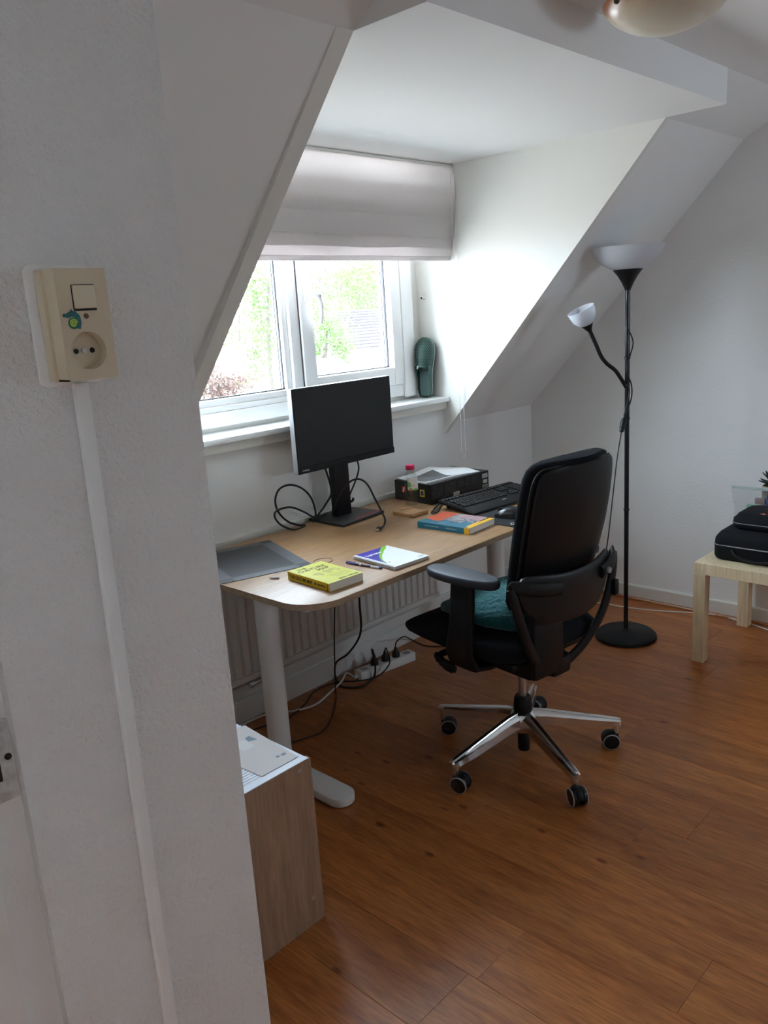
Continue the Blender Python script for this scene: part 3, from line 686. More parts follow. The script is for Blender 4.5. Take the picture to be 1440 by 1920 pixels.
b = new(); lathe(b, [(.022, .017), (.036, .026), (.050, .046), (.056, .072), (.058, .090), (.0555, .090), (.0535, .072), (.047, .048), (.034, .030), (.022, .0215)], 40, M=HM, close=True); obj('reading_shade', b, M_shade, lamp, 60)
b = new(); lathe(b, [(.013, .02), (.014, .03), (.020, .045), (.026, .058), (.024, .070), (.012, .078), (.002, .079)], 28, M=HM); obj('bulb', b, mat('frosted bulb', (.85, .85, .86), .3), lamp, 60)
off = -.012
crd = [LP_(1176, 615, off), LP_(1184, 630, off), LP_(1187, 645, off), LP_(1182, 665, off), LP_(1176, 684, off), LP_(1177, 702, off), LP_(1184, 722, off), LP_(1184, 745, off), LP_(1176, 770, off), LP_(1170, 783, off)]
b = new(); tube(b, crd, .0028, 8, 5); obj('cord', b, M_rubber, lamp, 60)
b = new(); tube(b, [LP_(1174, 722, -.010), LP_(1180, 728, -.014), LP_(1178, 748, -.014), LP_(1170, 780, -.016)], .0028, 8, 5); obj('cord', b, M_rubber, lamp, 60)
q0, q1 = Vector(LP_(1171, 783, -.016)), Vector(LP_(1165, 810, -.018)); d_ = (q1 - q0).normalized()
b = new(); tube(b, [q0, q0 + d_ * .008, q0.lerp(q1, .35), q0.lerp(q1, .6), q1 - d_ * .006, q1], [.006, .011, .014, .013, .010, .006], 10, 3); obj('inline_switch', b, M_black, lamp, 60)
lo_ = [Vector(LP_(1165, 810, -.018)), Vector(LP_(1157, 860, -.03)), Vector(LP_(1148, 940, -.03)), Vector(LP_(1137, 1030, -.02)), Vector(LP_(1122, 1090, .02)), Vector(LP_(1085, 1165, .10))]
fl = [P(1060, 1192, 2, .004), P(1000, 1205, 2, .004), P(900, 1212, 2, .004), P(830, 1208, 2, .004)]
lo_ += [Vector((q.x - LX, q.y - LY, .004)) for q in fl]
b = new(); tube(b, lo_, .0026, 8, 6); obj('cord', b, M_rubber, lamp, 60)

# ================================================================== SIDE TABLE + BAGS
TX, TY = -.5954, -1.1923
tb = thing('side_table', 'square low side table with pale birch veneer', 'table', (TX + .275, TY - .275, 0), math.radians(-.6))
b = new(); box(b, -.275, .275, -.275, .275, .40, .45, .0012, 1); obj('tabletop', b, M_lack, tb)
for sx in (-1, 1):
    for sy in (-1, 1):
        b = new(); x0, y0 = sx * .25, sy * .25; box(b, x0 - .025, x0 + .025, y0 - .025, y0 + .025, 0, .3995, .001, 1); obj('leg', b, M_lack, tb)
M_case = mat('black ballistic nylon', (0.007, 0.007, 0.009), .8, bump=(500, .5, .001), spec=.25)
M_pipe = mat('silver piping', (.40, .40, .40), .5)
def case(name, lab, loc, L_, W_, H_, zsplit, r, rotz=0):
    c_ = thing(name, lab, 'case', loc, rotz)
    b = new(); rings = []
    for z, k_ in ((0, .93), (.006, .975), (.018, 1.0), (zsplit - .004, 1.0)):
        rings.append([(px_, py_, z) for px_, py_ in rrect(-L_ / 2 * k_, L_ / 2 * k_, -W_ / 2 * k_, W_ / 2 * k_, r)])
    loft(b, rings); obj('lower_shell', b, M_case, c_, 50)
    b = new(); rings = []
    for z, k_ in ((zsplit + .004, 1.0), (zsplit + (H_ - zsplit) * .45, .99), (H_ - .022, .955), (H_ - .008, .90), (H_ - .002, .84), (H_, .76)):
        rings.append([(px_, py_, z) for px_, py_ in rrect(-L_ / 2 * k_, L_ / 2 * k_, -W_ / 2 * k_, W_ / 2 * k_, r)])
    loft(b, rings); obj('upper_shell', b, M_case, c_, 50)
    b = new(); o_ = rrect(-L_ / 2 - .001, L_ / 2 + .001, -W_ / 2 - .001, W_ / 2 + .001, r)
    tube(b, [(x_, y_, zsplit + .0045) for x_, y_ in o_], .0011, 6, smooth=False, cyc=True); obj('piping', b, M_pipe, c_, 60)
    b = new(); rg = [[(x_ * k_, y_ * k_, z) for x_, y_ in o_] for z, k_ in ((zsplit - .004, .998), (zsplit - .003, 1.002), (zsplit + .003, 1.002), (zsplit + .004, .998))]; loft(b, rg); obj('zip_band', b, M_blackm, c_, 50)
    return c_
big = case('carrying_case', 'large black zipped carrying case resting on the birch side table', (TX + .232, TY - .225, .4505), .30, .37, .125, .062, .035)
b = new(); tube(b, [(-.152, .10, .052), (-.160, .085, .036), (-.164, .05, .022), (-.165, -.0, .017), (-.164, -.05, .022), (-.160, -.085, .036), (-.152, -.10, .052)], .006, 10, 5); obj('handle', b, M_black, big, 60)
b = new(); tube(b, [(-.154, .12, .066), (-.156, .04, .0655), (-.156, -.06, .066)], .0014, 6, 3); obj('zip_seam', b, M_grey, big, 60)
sm = case('zip_case', 'smaller black zipped case with red emblem stacked on the larger case', (TX + .252, TY - .255, .5765), .215, .335, .068, .022, .045)
b = new(); prism(b, sellipse(.011, .016, 2.5, 24), 0, .0012); bmesh.ops.transform(b, matrix=Matrix.Translation((-.075, .045, .0655)) @ Matrix.Rotation(math.radians(-16), 4, 'Y'), verts=b.verts); em = obj('emblem', b, M_red, sm)
b = new(); box(b, -.003, .003, -.010, .010, 0, .0006); box(b, -.008, .008, -.003, .003, 0, .0006); bmesh.ops.transform(b, matrix=Matrix.Translation((-.075, .045, .0667)) @ Matrix.Rotation(math.radians(-16), 4, 'Y'), verts=b.verts); obj('emblem_cross', b, M_paper, em, 0)

# clear zip bag
M_clear = bpy.data.materials.new('clear film'); M_clear.use_nodes = True; n_ = M_clear.node_tree; n_.nodes.clear()
o_ = n_.nodes.new('ShaderNodeOutputMaterial'); t_ = n_.nodes.new('ShaderNodeBsdfTransparent'); t_.inputs[0].default_value = (.93, .94, .95, 1); g_ = n_.nodes.new('ShaderNodeBsdfGlossy'); g_.inputs['Roughness'].default_value = .08
lw = n_.nodes.new('ShaderNodeLayerWeight'); lw.inputs[0].default_value = .12; x_ = n_.nodes.new('ShaderNodeMixShader'); n_.links.new(lw.outputs['Facing'], x_.inputs[0]); n_.links.new(t_.outputs[0], x_.inputs[1]); n_.links.new(g_.outputs[0], x_.inputs[2]); n_.links.new(x_.outputs[0], o_.inputs[0])
bag = thing('zip_bag', 'clear plastic zip bag of small packets behind the black cases', 'bag', (-.177, -1.335, .4505), math.radians(90))
b = new(); rings = []
for i in range(15):
    t_ = i / 14; z = .002 + .245 * t_; th = .028 * (1 - t_) ** .7 + .0012; hw = .13 + .022 * t_ + .004 * math.sin(t_ * 9)
    rings.append([(qx, qy + .006 * math.sin(qx * 45 + t_ * 7) * (1 - t_ * .6) + .004 * math.sin(qx * 110 + t_ * 23), z + .004 * math.sin(qx * 30)) for qx, qy in sellipse(hw, th, 2.2, 44)])
loft(b, rings, True, False); obj('film', b, M_clear, bag, 60)
b = new(); box(b, -.155, .155, -.0018, .0018, .238, .252, .001, 1); obj('zip_strip', b, mat('pale green zip', (.55, .62, .58), .4), bag)
for (x0, x1, z0, z1, c_, nm) in ((-.10, .0, .01, .225, (.03, .08, .30), 'blue_packet'), (-.10, -.01, .01, .15, (.5, .55, .72), 'pale_packet'), (.005, .085, .01, .172, (.30, .50, .38), 'green_packet'), (.005, .05, .176, .205, (.40, .30, .28), 'brown_packet')):
    b = new(); box(b, x0, x1, -.008 - (nm == 'pale_packet') * -.012, .008 + (nm == 'pale_packet') * .012, z0, z1, .004, 2); obj(nm, b, mat(nm, c_, .35), bag)

# spiky succulent
pl = thing('succulent', 'dark spiky succulent in a small sand coloured pot behind the zip bag', 'plant', (-.095, -1.338, .4505))
b = new(); lathe(b, [(.002, 0), (.04, 0), (.045, .01), (.052, .245), (.048, .248), (.044, .22), (.002, .22)], 28); obj('pot', b, mat('sand pot', (.42, .36, .28), .8), pl)
for ringi, (cnt, el, ln, z0) in enumerate(((9, 12, .062, .252), (8, 38, .062, .260), (6, 62, .058, .266), (3, 82, .055, .268))):
    for i in range(cnt):
        a = 2 * PI * i / cnt + ringi * .4; e_ = math.radians(el)
        d_ = Vector((math.cos(a) * math.cos(e_), math.sin(a) * math.cos(e_), math.sin(e_))); s_ = Vector((-math.sin(a), math.cos(a), 0)); nn = d_.cross(s_)
        o0 = Vector((0, 0, z0)) + d_ * .008; b = new(); rg = []
        for t_, w_ in ((0, .010), (.3, .0165), (.55, .014), (.8, .008), (1, .0008)):
            c0 = o0 + d_ * ln * t_ - nn * (.006 * t_ * t_) * -1; rg.append([c0 + s_ * w_ * qx + nn * .0065 * qy * (1 - t_ * .7) for qx, qy in ((1, 0), (.5, 1), (-.5, 1), (-1, 0), (-.5, -1), (.5, -1))])
        loft(b, rg); obj('leaf', b, mat('dark succulent', (.012, .016, .015), .5), pl, 60)
b = new(); cyl(b, (0, 0, .21), (0, 0, .275), .012, n=12); obj('stem', b, mat('dark succulent', (.012, .016, .015), .5), pl)

# white cable along end wall
b = new(); tube(b, [(q.x, q.y, .0035) for q in [P(u, v, 2, .0035) for u, v in ((1095, 1128), (1130, 1131), (1170, 1138), (1230, 1145), (1300, 1149), (1345, 1154), (1376, 1161), (1408, 1170), (1440, 1181), (1470, 1192))]], .003, 8, 5)
tag(obj('white_cable', b, M_whitep, None, 60), 'thin white cable lying on the floor along the end wall', 'cable')

# ================================================================== ON THE DESK
ZT = DH + .0005
mon = thing('monitor', 'black flat monitor on a height adjustable stand with red base lines', 'monitor', (-1.588, -.12, ZT))
b = new(); prism(b, [(-.128, -.105), (.132, -.105), (.128, .105), (-.108, .105)], 0, .012, .003, M=Matrix.Rotation(math.radians(4), 4, 'Z')); mb_ = obj('stand_base', b, mat('dark grey base', (.02, .02, .021), .5), mon)
for yy in (-.092, -.082):
    b = new(); box(b, -.03, .125, yy - .0012, yy + .0012, .0119, .0124, M=Matrix.Rotation(math.radians(4), 4, 'Z')); obj('red_line', b, mat('red line', (.6, .01, .04), .4), mb_, 0)
b = new(); box(b, -.043, .043, .0, .032, .010, .40, .004); obj('stand_column', b, M_black, mon)
for s in (-1, 1):
    b = new(); tube(b, [(s * .04, .012, .06), (s * .052, .008, .058), (s * .056, .0, .066), (s * .050, -.004, .072)], .005, 8, 4); obj('cable_clip', b, M_black, mon, 60)
PF = -.05
b = new(); box(b, -.272, .272, PF, PF + .028, .236, .563, .003); obj('panel', b, M_black, mon)
b = new(); box(b, -.17, .17, PF + .028, PF + .055, .29, .50, .01); obj('rear_housing', b, M_black, mon)
b = new(); box(b, -.2695, .2695, PF - .0008, PF + .001, .262, .5605); obj('screen', b, mat('dark screen', (.006, .0065, .0075), .28), mon, 0)
b = new(); box(b, -.2735, -.2722, PF + .002, PF + .026, .238, .5615); box(b, -.2722, .2722, PF + .002, PF + .026, .5632, .5642); obj('metal_edge', b, mat('silver edge', (.5, .5, .52), .35, metal=.6), mon, 0)
b = new(); box(b, -.272, .272, PF - .003, PF + .006, .236, .2605, .0015); bz = obj('lower_bezel', b, M_blackm, mon)
text('Lenovo', .0115, mat('silver print', (.5, .5, .5), .4), bz, FRONT(-.236, PF - .0034, .249), bold=.0003)

def cable(name, pts, r, lab, mt=None, k=6):
    c_ = [Vector((v.x, v.y, max(v.z, r * .9))) for v in catmull(pts, k)]; b = new(); tube(b, c_, r, 8, smooth=False); return tag(obj(name, b, mt or M_rubber, None, 60), lab, 'cable')
def PY(u, v, y): q = P(u, v, 1, y); return Vector((q.x, y, max(q.z, ZT + .0035)))
pts = [PY(u, v, y) for u, v, y in ((621, 918, -.075), (611, 945, -.07), (596, 966, -.065), (588, 978, -.062), (572, 989, -.08), (552, 993, -.09), (528, 985, -.085), (515, 969, -.08), (520, 957, -.075), (545, 951, -.06), (570, 960, -.05), (589, 970, -.055), (604, 968, -.06), (613, 962, -.07))]
loop2 = [PY(u, v, y) for u, v, y in ((590, 955, -.07), (584, 935, -.055), (568, 917, -.05), (545, 909, -.055), (524, 917, -.06), (516, 938, -.065), (522, 960, -.07), (540, 978, -.07), (562, 985, -.07), (580, 978, -.072), (591, 962, -.072), (589, 950, -.07))]
cable('display_cable', [Vector((-1.652, -.075, 1.0))] + pts[:4] + loop2[-2:][::-1][:0] + [PY(592, 962, -.066)] + loop2[1:9] + pts[4:] , .0042, 'coiled black cable looping behind the monitor stand')
q = [PY(627, 955, -.13), PY(634, 935, -.165), PY(645, 915, -.19), PY(660, 901, -.21), PY(676, 899, -.235), PY(690, 910, -.265), (P(703, 935, 1, -.30)), (P(716, 960, 1, -.335)), P(722, 975, 1, -.355), P(719, 986, 1, -.368), Vector((P(712, 990, 2, ZT + .007)))]
cc_ = thing('video_cable', 'black video cable arching over the monitor base to a loose plug', 'cable', (q[-1].x, q[-1].y, ZT))
o3 = Vector((q[-1].x, q[-1].y, ZT))
b = new(); tube(b, [v - o3 for v in q], .0040, 8, 6); obj('cord', b, M_rubber, cc_, 60)
b = new(); e0 = Vector((q[-1].x, q[-1].y, ZT + .007)); dd = Vector((-.75, -.35, 0)).normalized(); sdv = Vector((-dd.y, dd.x, 0))
Rm = Matrix((dd, sdv, Vector((0, 0, 1)))).transposed().to_4x4()
box(b, -.004, .022, -.009, .009, .001, .013, .003, 2, M=Rm); obj('plug', b, M_rubber, cc_)
b = new(); box(b, .022, .034, -.007, .007, .004, .010, M=Rm); obj('plug_tip', b, M_steel, cc_)
cable('signal_cable', [Vector((-1.472, -.085, .99)), PY(672, 872, -.08), PY(671, 888, -.075), PY(664, 908, -.07), PY(656, 927, -.07), PY(648, 945, -.066), PY(638, 958, -.062)], .0036, 'black cable hanging from the back of the monitor')

# placemat
def mat_nodes(n, b):
    L = n.links.new; tc = n.nodes.new('ShaderNodeTexCoord'); sp_ = n.nodes.new('ShaderNodeSeparateXYZ'); L(tc.outputs['Object'], sp_.inputs[0])
    def band(o, c):
        a = n.nodes.new('ShaderNodeMath'); a.operation = 'ABSOLUTE'; L(o, a.inputs[0]); g = n.nodes.new('ShaderNodeMath'); g.operation = 'GREATER_THAN'; L(a.outputs[0], g.inputs[0]); g.inputs[1].default_value = c; return g.outputs[0]
    bx, by = band(sp_.outputs[0], .115), band(sp_.outputs[1], .165)
    ad_ = n.nodes.new('ShaderNodeMath'); ad_.operation = 'ADD'; L(bx, ad_.inputs[0]); L(by, ad_.inputs[1]); md = n.nodes.new('ShaderNodeMath'); md.operation = 'DIVIDE'; L(ad_.outputs[0], md.inputs[0]); md.inputs[1].default_value = 2
    r = n.nodes.new('ShaderNodeValToRGB'); r.color_ramp.interpolation = 'CONSTANT'; e = r.color_ramp.elements; e[0].color = (.036, .038, .042, 1); e[1].position = .3; e[1].color = (.13, .135, .145, 1); x = e.new(.8); x.color = (.055, .057, .062, 1)
    L(md.outputs[0], r.inputs[0])
    w = n.nodes.new('ShaderNodeTexChecker'); w.inputs['Scale'].default_value = 420; L(tc.outputs['Object'], w.inputs['Vector']); w.inputs[1].default_value = (1, 1, 1, 1); w.inputs[2].default_value = (.6, .6, .62, 1)
    mx = n.nodes.new('ShaderNodeMixRGB'); mx.blend_type = 'MULTIPLY'; mx.inputs[0].default_value = 1; L(r.outputs[0], mx.inputs[1]); L(w.outputs[0], mx.inputs[2]); L(mx.outputs[0], b.inputs['Base Color'])
M_mat = two_tone('woven vinyl', mat_nodes, .38)
b = new(); box(b, -.16, .16, -.205, .205, 0, .0016, .0005, 1)
pm = tag(obj('placemat', b, M_mat), 'grey woven placemat with paler borders at the end of the desk', 'placemat'); pm.location = (-2.206, -.262, ZT); pm.rotation_euler = (0, 0, math.radians(-18))

# books
def book(name, lab, loc, rz, w, h, th, cov, spine_m, page=M_page):
    o = thing(name, lab, 'book', loc, rz)
    b = new(); box(b, -w / 2 + .002, w / 2 - .001, -h / 2 + .0015, h / 2 - .0015, .0008, th - .0008); obj('pages', b, page, o, 0)
    b = new(); box(b, -w / 2, w / 2, -h / 2, h / 2, th - .0008, th, .0003, 1); c1 = obj('front_cover', b, cov, o)
    b = new(); box(b, -w / 2, w / 2, -h / 2, h / 2, 0, .0008, .0003, 1); obj('back_cover', b, cov, o)
    b = new(); box(b, -w / 2 - .0006, -w / 2 + .002, -h / 2, h / 2, 0, th, .0006, 1); c2 = obj('spine', b, spine_m, o)
    return o, c1, c2
M_yel = mat('yellow cover', (.66, .62, .13), .33, noise=(6, (.60, .60, .10), .3)); M_yels = mat('yellow spine', (.75, .55, .035), .4)
M_ink = mat('dark ink', (.03, .03, .02), .6); M_ink2 = mat('olive ink', (.12, .11, .02), .6); M_wink = mat('white ink', (.8, .8, .8), .5)
bk, c1, c2 = book('paperback_book', 'yellow paperback about culture lying at the rounded desk corner', (-2.206, -.667, ZT), math.radians(-3.5), .140, .212, .027, M_yel, M_yels)
zt = .0273
text('THE', .017, M_ink2, c1, ZM(-.030, .082, zt), bold=.0003)
text('CULTURE', .0245, M_ink2, c1, ZM(-.006, .060, zt), bold=.0006, sx=1.02)
text('MAP', .0245, M_ink2, c1, ZM(.020, .034, zt), bold=.0006)
text('ERIN MEYER', .0125, M_ink2, c1, ZM(.022, -.092, zt), bold=.0003, sx=1.15)
b = new()
for (px_, py_, sx_, sy_) in ((-.030, .004, .016, .010), (-.022, -.012, .007, .010), (.006, .008, .012, .007), (.012, -.008, .010, .011), (.034, .006, .018, .009), (.046, -.012, .008, .006)): prism(b, [(px_ + x_, py_ + y_) for x_, y_ in sellipse(sx_, sy_, 1.6, 14)], zt - .0002, zt + .0001)
tag(obj('world_map_print', b, mat('faint map print', (.40, .40, .08), .5), c1, 0), kind='stuff')
b = new()
for i in range(4): box(b, -.02 + .004 * i, .058, -.036 - .010 * i, -.0345 - .010 * i, zt - .0002, zt)
tag(obj('fine_print', b, mat('faint map print', (.40, .40, .08), .5), c1, 0), kind='stuff')
SPM = lambda y, z: SIDE(-.0708, y, z)
text('THE CULTURE MAP', .0155, M_ink, c2, SPM(.036, .0135), bold=.0004, sx=.86)
text('ERIN MEYER', .0075, M_ink, c2, SPM(-.068, .0135), bold=.0002)
b = new(); box(b, -.0712, -.0705, -.098, -.0955, .001, .026); obj('publisher_bar', b, M_ink, c2, 0)
b = new(); box(b, -.0712, -.0705, -.041, -.034, .010, .017); obj('publisher_mark', b, M_ink, c2, 0)
# pen under book edge
pn2 = thing('pencil', 'pale pen tip sticking out from under the yellow paperback', 'pen', (-2.283, -.585, ZT))
b = new(); cyl(b, (.0, .058, .0035), (-.012, .078, .0035), .0035, .0035, 10); cyl(b, (-.012, .078, .0035), (-.018, .088, .0030), .0033, .0008, 10); obj('barrel', b, M_whitep, pn2)

M_tealc = mat('teal cover', (.015, .16, .25), .3); M_orng = mat('orange red print', (.62, .09, .03), .35); M_mos = mat('photo print', (.42, .42, .44), .35, noise=(70, (.10, .07, .08), .12)); M_ylw = mat('amber print', (.80, .45, .03), .35); M_mau = mat('mauve print', (.35, .22, .28), .35, noise=(50, (.5, .35, .3), .15))
bk2, c1, c2 = book('textbook', 'teal and orange textbook lying beside the keyboard', (-1.462, -.612, ZT), math.radians(3), .172, .245, .024, M_tealc, M_tealc)
zt = .0241
for (x0, x1, y0, y1, m_, nm) in ((-.05, .086, .045, .122, M_orng, 'orange_print'), (-.035, .086, -.045, .045, M_mos, 'photo_print'), (.02, .086, -.1, .02, M_mau, 'mauve_print'), (-.086, .086, -.1225, -.094, M_ylw, 'amber_strip'), (-.02, .05, -.094, -.05, M_mos, 'lower_photo_print')):
    b = new(); prism(b, [(x0, y0), (x1, y0), (x1, y1), (x0 + .018, y1)], zt - .0003, zt + (.0002 if 'photo' not in nm else .0001)); obj(nm, b, m_, c1, 0)
b = new(); box(b, -.0872, -.0862, -.1225, -.098, .0, .0241); obj('amber_spine_band', b, M_ylw, c2, 0)
b = new()
for y0, y1, z in ((.02, .085, .012), (-.065, -.015, .012)): box(b, -.0870, -.0862, y0, y1, z - .0015, z + .0015)
tag(obj('spine_print', b, mat('pale teal print', (.25, .42, .48), .4), c2, 0), kind='stuff')
b = new()
for i in range(3): box(b, -.078, -.04 + .006 * i, .028 - i * .012, .031 - i * .012, zt, zt + .0002)
tag(obj('cover_print', b, mat('pale teal print', (.25, .42, .48), .4), c1, 0), kind='stuff')

# notebook
nb = thing('spiral_notebook', 'white spiral notebook with purple and green cover print', 'notebook', (-1.925, -.693, ZT), math.radians(-4.5))
b = new(); box(b, -.077, .080, -.105, .105, .0006, .0105); obj('pages', b, M_paper, nb, 0)
b = new(); box(b, -.080, .0815, -.106, .106, .0105, .0115, .0003, 1); cv = obj('cover', b, mat('white card', (.78, .79, .83), .35), nb)
b = new(); box(b, -.080, .0815, -.106, .106, 0, .0006); obj('back_board', b, M_grey, nb, 0)
zt = .0117
curve = [(.002 + .085 * t_ - .055, .103 - 0) for t_ in (0,)]
arc = [(-.062 + .10 * math.sin(a) * 1.0, .105 - .10 + 0 * a) for a in ()]
pa = [(-.066, -.005 - .02)] + [(-.066 + .118 * (i / 10), -.050 + .155 * (i / 10) ** .62) for i in range(11)] + [(-.066, .105)]
b = new(); prism(b, pa[1:], zt - .0004, zt + .0001); obj('purple_print', b, mat('purple blue print', (.055, .035, .36), .35), cv, 0)
gr = [(-.066 + .118 * (i / 10), -.050 + .155 * (i / 10) ** .62) for i in range(11)]; gr2 = [(x_ + .002 + .020 * (i / 10), y_ - .004 - .004 * (i / 10)) for i, (x_, y_) in enumerate(gr)]
gr2 = [(x_, min(y_, .105)) for x_, y_ in gr2]; gr2[-1] = (.072, .105)
b = new(); prism(b, gr + gr2[::-1], zt - .0004, zt + .00005); obj('green_print', b, mat('green print', (.22, .52, .03), .35), cv, 0)
text('Lyreco', .025, M_wink, cv, ZM(-.022, .062, zt + .0002, 0), bold=.0006)
b = new(); tube(b, [(-.062 + i * .008, .048 - .003 * math.sin(i / 10 * PI), zt + .0002) for i in range(11)], .0006, 6, 2, flat=.3); obj('logo_swoosh', b, M_wink, cv)
text('A5', .008, M_ink, cv, ZM(-.052, -.052, zt + .0001))
b = new(); box(b, .05, .074, -.092, -.078, zt - .0002, zt); obj('corner_print', b, mat('pale grey print', (.5, .5, .52), .5), cv, 0)
src = None
for i in range(30):
    yy = -.098 + i * .196 / 29
    if src is None:
        b = new(); tube(b, [(-.0765 + .0065 * math.cos(a), .0, .006 + .0065 * math.sin(a)) for a in [2 * PI * k_ / 12 for k_ in range(12)]], .0007, 6, smooth=False, cyc=True)
        src = obj('spiral_ring', b, M_steel, nb, 60, loc=(0, yy, 0))
    else: share(src, nb, loc=(0, yy, 0))
pen = thing('ballpoint_pen', 'clear ballpoint pen with blue cap beside the spiral notebook', 'pen', (-2.036, -.672, ZT), math.atan2(-.153, .019))
b = new(); cyl(b, (-.018, 0, .0042), (.066, 0, .0042), .0036, n=6); obj('barrel', b, mat('cloudy barrel', (.62, .62, .68), .15), pen, 20)
b = new(); cyl(b, (-.076, 0, .0045), (-.018, 0, .0045), .0032, .0044, 14); box(b, -.074, -.034, -.0012, .0012, .0085, .0105, .0006); cap = obj('cap', b, mat('blue plastic', (.02, .02, .22), .25), pen)
b = new(); cyl(b, (-.01, 0, .0042), (.03, 0, .0042), .0037, n=12); obj('ink', b, mat('dark ink tube', (.03, .01, .06), .2), pen)
b = new(); cyl(b, (.066, 0, .0042), (.076, 0, .0042), .0038, .0034, 12); obj('end_plug', b, mat('blue plastic', (.02, .02, .22), .25), pen)
b = new(); tube(b, [(.033 * math.cos(a), .031 * math.sin(a), .0008) for a in [2 * PI * i / 24 for i in range(24)]], .0008, 6, 2, cyc=True)
rb = tag(obj('rubber_band', b, mat('brown rubber band', (.22, .14, .07), .6), None, 60), 'thin brown rubber band ring beside the placemat', 'rubber band'); rb.location = (-2.068, -.505, ZT)

# bamboo stand
ws = thing('wooden_stand', 'small flat bamboo phone stand near the bottle', 'stand', (-1.402, -.318, ZT), math.radians(-4))
b = new(); prism(b, [(-.045, -.05), (.045, -.05), (.045, .055), (-.045, .055)], 0, .012, .0015); obj('board', b, M_bamboo, ws)
b = new(); box(b, -.05, .046, -.064, -.050, 0, .017, .003); obj('ledge', b, M_bamboo, ws)
b = new(); box(b, -.012, .04, .03, .05, .0125, .0155, .001); obj('slat', b, M_bamboo, ws)

# bottle
bt = thing('drink_bottle', 'empty clear juice bottle with pink cap and fruit label', 'bottle', (-1.278, -.222, ZT))
M_pet = glass_pane('clear pet', (.90, .92, .92), .10)
pr = [(.002, .004), (.022, .002), (.0275, .005), (.029, .012), (.0275, .03), (.029, .045), (.0285, .06), (.030, .07), (.030, .118), (.027, .132), (.0195, .148), (.0165, .155), (.0165, .160)]
b = new(); lathe(b, pr, 32); obj('bottle_body', b, M_pet, bt, 60)
b = new(); lathe(b, [(.0192, .158), (.0198, .160), (.0196, .176), (.018, .178), (.002, .178)], 32); obj('cap', b, mat('pink cap', (.55, .012, .09), .35), bt, 40)
def lab_nodes(n, b):
    L = n.links.new; tc = n.nodes.new('ShaderNodeTexCoord'); v = n.nodes.new('ShaderNodeTexVoronoi'); v.inputs['Scale'].default_value = 42; L(tc.outputs['Object'], v.inputs['Vector'])
    r = n.nodes.new('ShaderNodeValToRGB'); r.color_ramp.interpolation = 'CONSTANT'; e = r.color_ramp.elements; e[0].color = (.78, .74, .7, 1); e[1].position = .35; e[1].color = (.62, .20, .06, 1); x = e.new(.55); x.color = (.16, .42, .10, 1); x = e.new(.72); x.color = (.7, .6, .5, 1)
    sp_ = n.nodes.new('ShaderNodeSeparateColor'); L(v.outputs['Color'], sp_.inputs[0]); L(sp_.outputs[0], r.inputs[0]); L(r.outputs[0], b.inputs['Base Color'])
b = new(); rg = [[(r_ * math.cos(a), r_ * math.sin(a), z) for a in [-2.9 + 2.2 * i / 20 for i in range(21)]] for r_, z in ((.0305, .07), (.0305, .118), (.029, .126))]; loft(b, rg, False, False); obj('fruit_label', b, two_tone('fruit label', lab_nodes, .4), bt, 60)

# product box with bag of papers
pb = thing('product_box', 'long black cardboard box with printed panels standing behind the keyboard', 'box', (-1.040, -.200, ZT), math.radians(-4.5))
M_bbox = mat('black printed card', (.012, .012, .013), .35); M_pr = mat('dark grey print', (.032, .035, .036), .4, noise=(60, (.016, .016, .017), .1))
b = new(); box(b, -.19, .19, -.115, .115, 0, .088, .001, 1); bx_ = obj('carton', b, M_bbox, pb)
b = new(); box(b, -.1912, -.1902, .042, .066, .038, .064); lg = obj('logo_plate', b, M_red, bx_, 0)
text('LEGO', .011, M_wink, lg, Matrix.Translation((-.1914, .054, .051)) @ Matrix.Rotation(-PI / 2, 4, 'Z') @ Matrix.Rotation(PI / 2, 4, 'X') @ Matrix.Rotation(math.radians(62), 4, 'Z'), bold=.0006, sx=.9)
b = new(); box(b, -.1908, -.1902, -.030, -.004, .046, .078); obj('print_panel', b, M_pr, bx_, 0)
b = new(); box(b, -.1908, -.1902, -.034, -.004, .008, .036); obj('print_panel', b, M_pr, bx_, 0)
b = new(); box(b, -.1910, -.1902, -.076, -.048, .030, .062); ye = obj('yellow_picture', b, mat('yellow frame print', (.75, .6, .05), .4), bx_, 0)
b = new(); box(b, -.1914, -.1909, -.070, -.054, .036, .056); obj('blue_picture', b, mat('blue picture', (.05, .05, .25), .4), ye, 0)
for (x0, x1, z0, z1) in ((-.185, -.115, .022, .078), (-.105, -.03, .020, .080), (-.02, .02, .045, .082), (.028, .062, .042, .08), (.07, .115, .045, .082)):
    b = new(); box(b, x0, x1, -.1158, -.1152, z0, z1); obj('print_panel', b, M_pr, bx_, 0)
for (x0, x1, z0, z1) in ((.145, .182, .058, .078), (.15, .178, .034, .050), (.146, .180, .004, .026), (-.05, -.01, .006, .030)):
    b = new(); box(b, x0, x1, -.1160, -.1152, z0, z1); lb_ = obj('white_label', b, mat('grey white label', (.45, .45, .45), .5), bx_, 0)
    if z0 == .004:
        b = new()
        for i in range(9): box(b, x0 + .004 + i * .003, x0 + .004 + i * .003 + (.0008 if i % 3 else .0016), -.1163, -.1159, z0 + .004, z1 - .002)
        tag(obj('barcode', b, M_ink, lb_, 0), kind='stuff')
for i in range(3):
    b = new(); box(b, .0, .135, -.1157, -.1152, .012 + i * .008, .0145 + i * .008); obj('text_line', b, M_pr, bx_, 0)
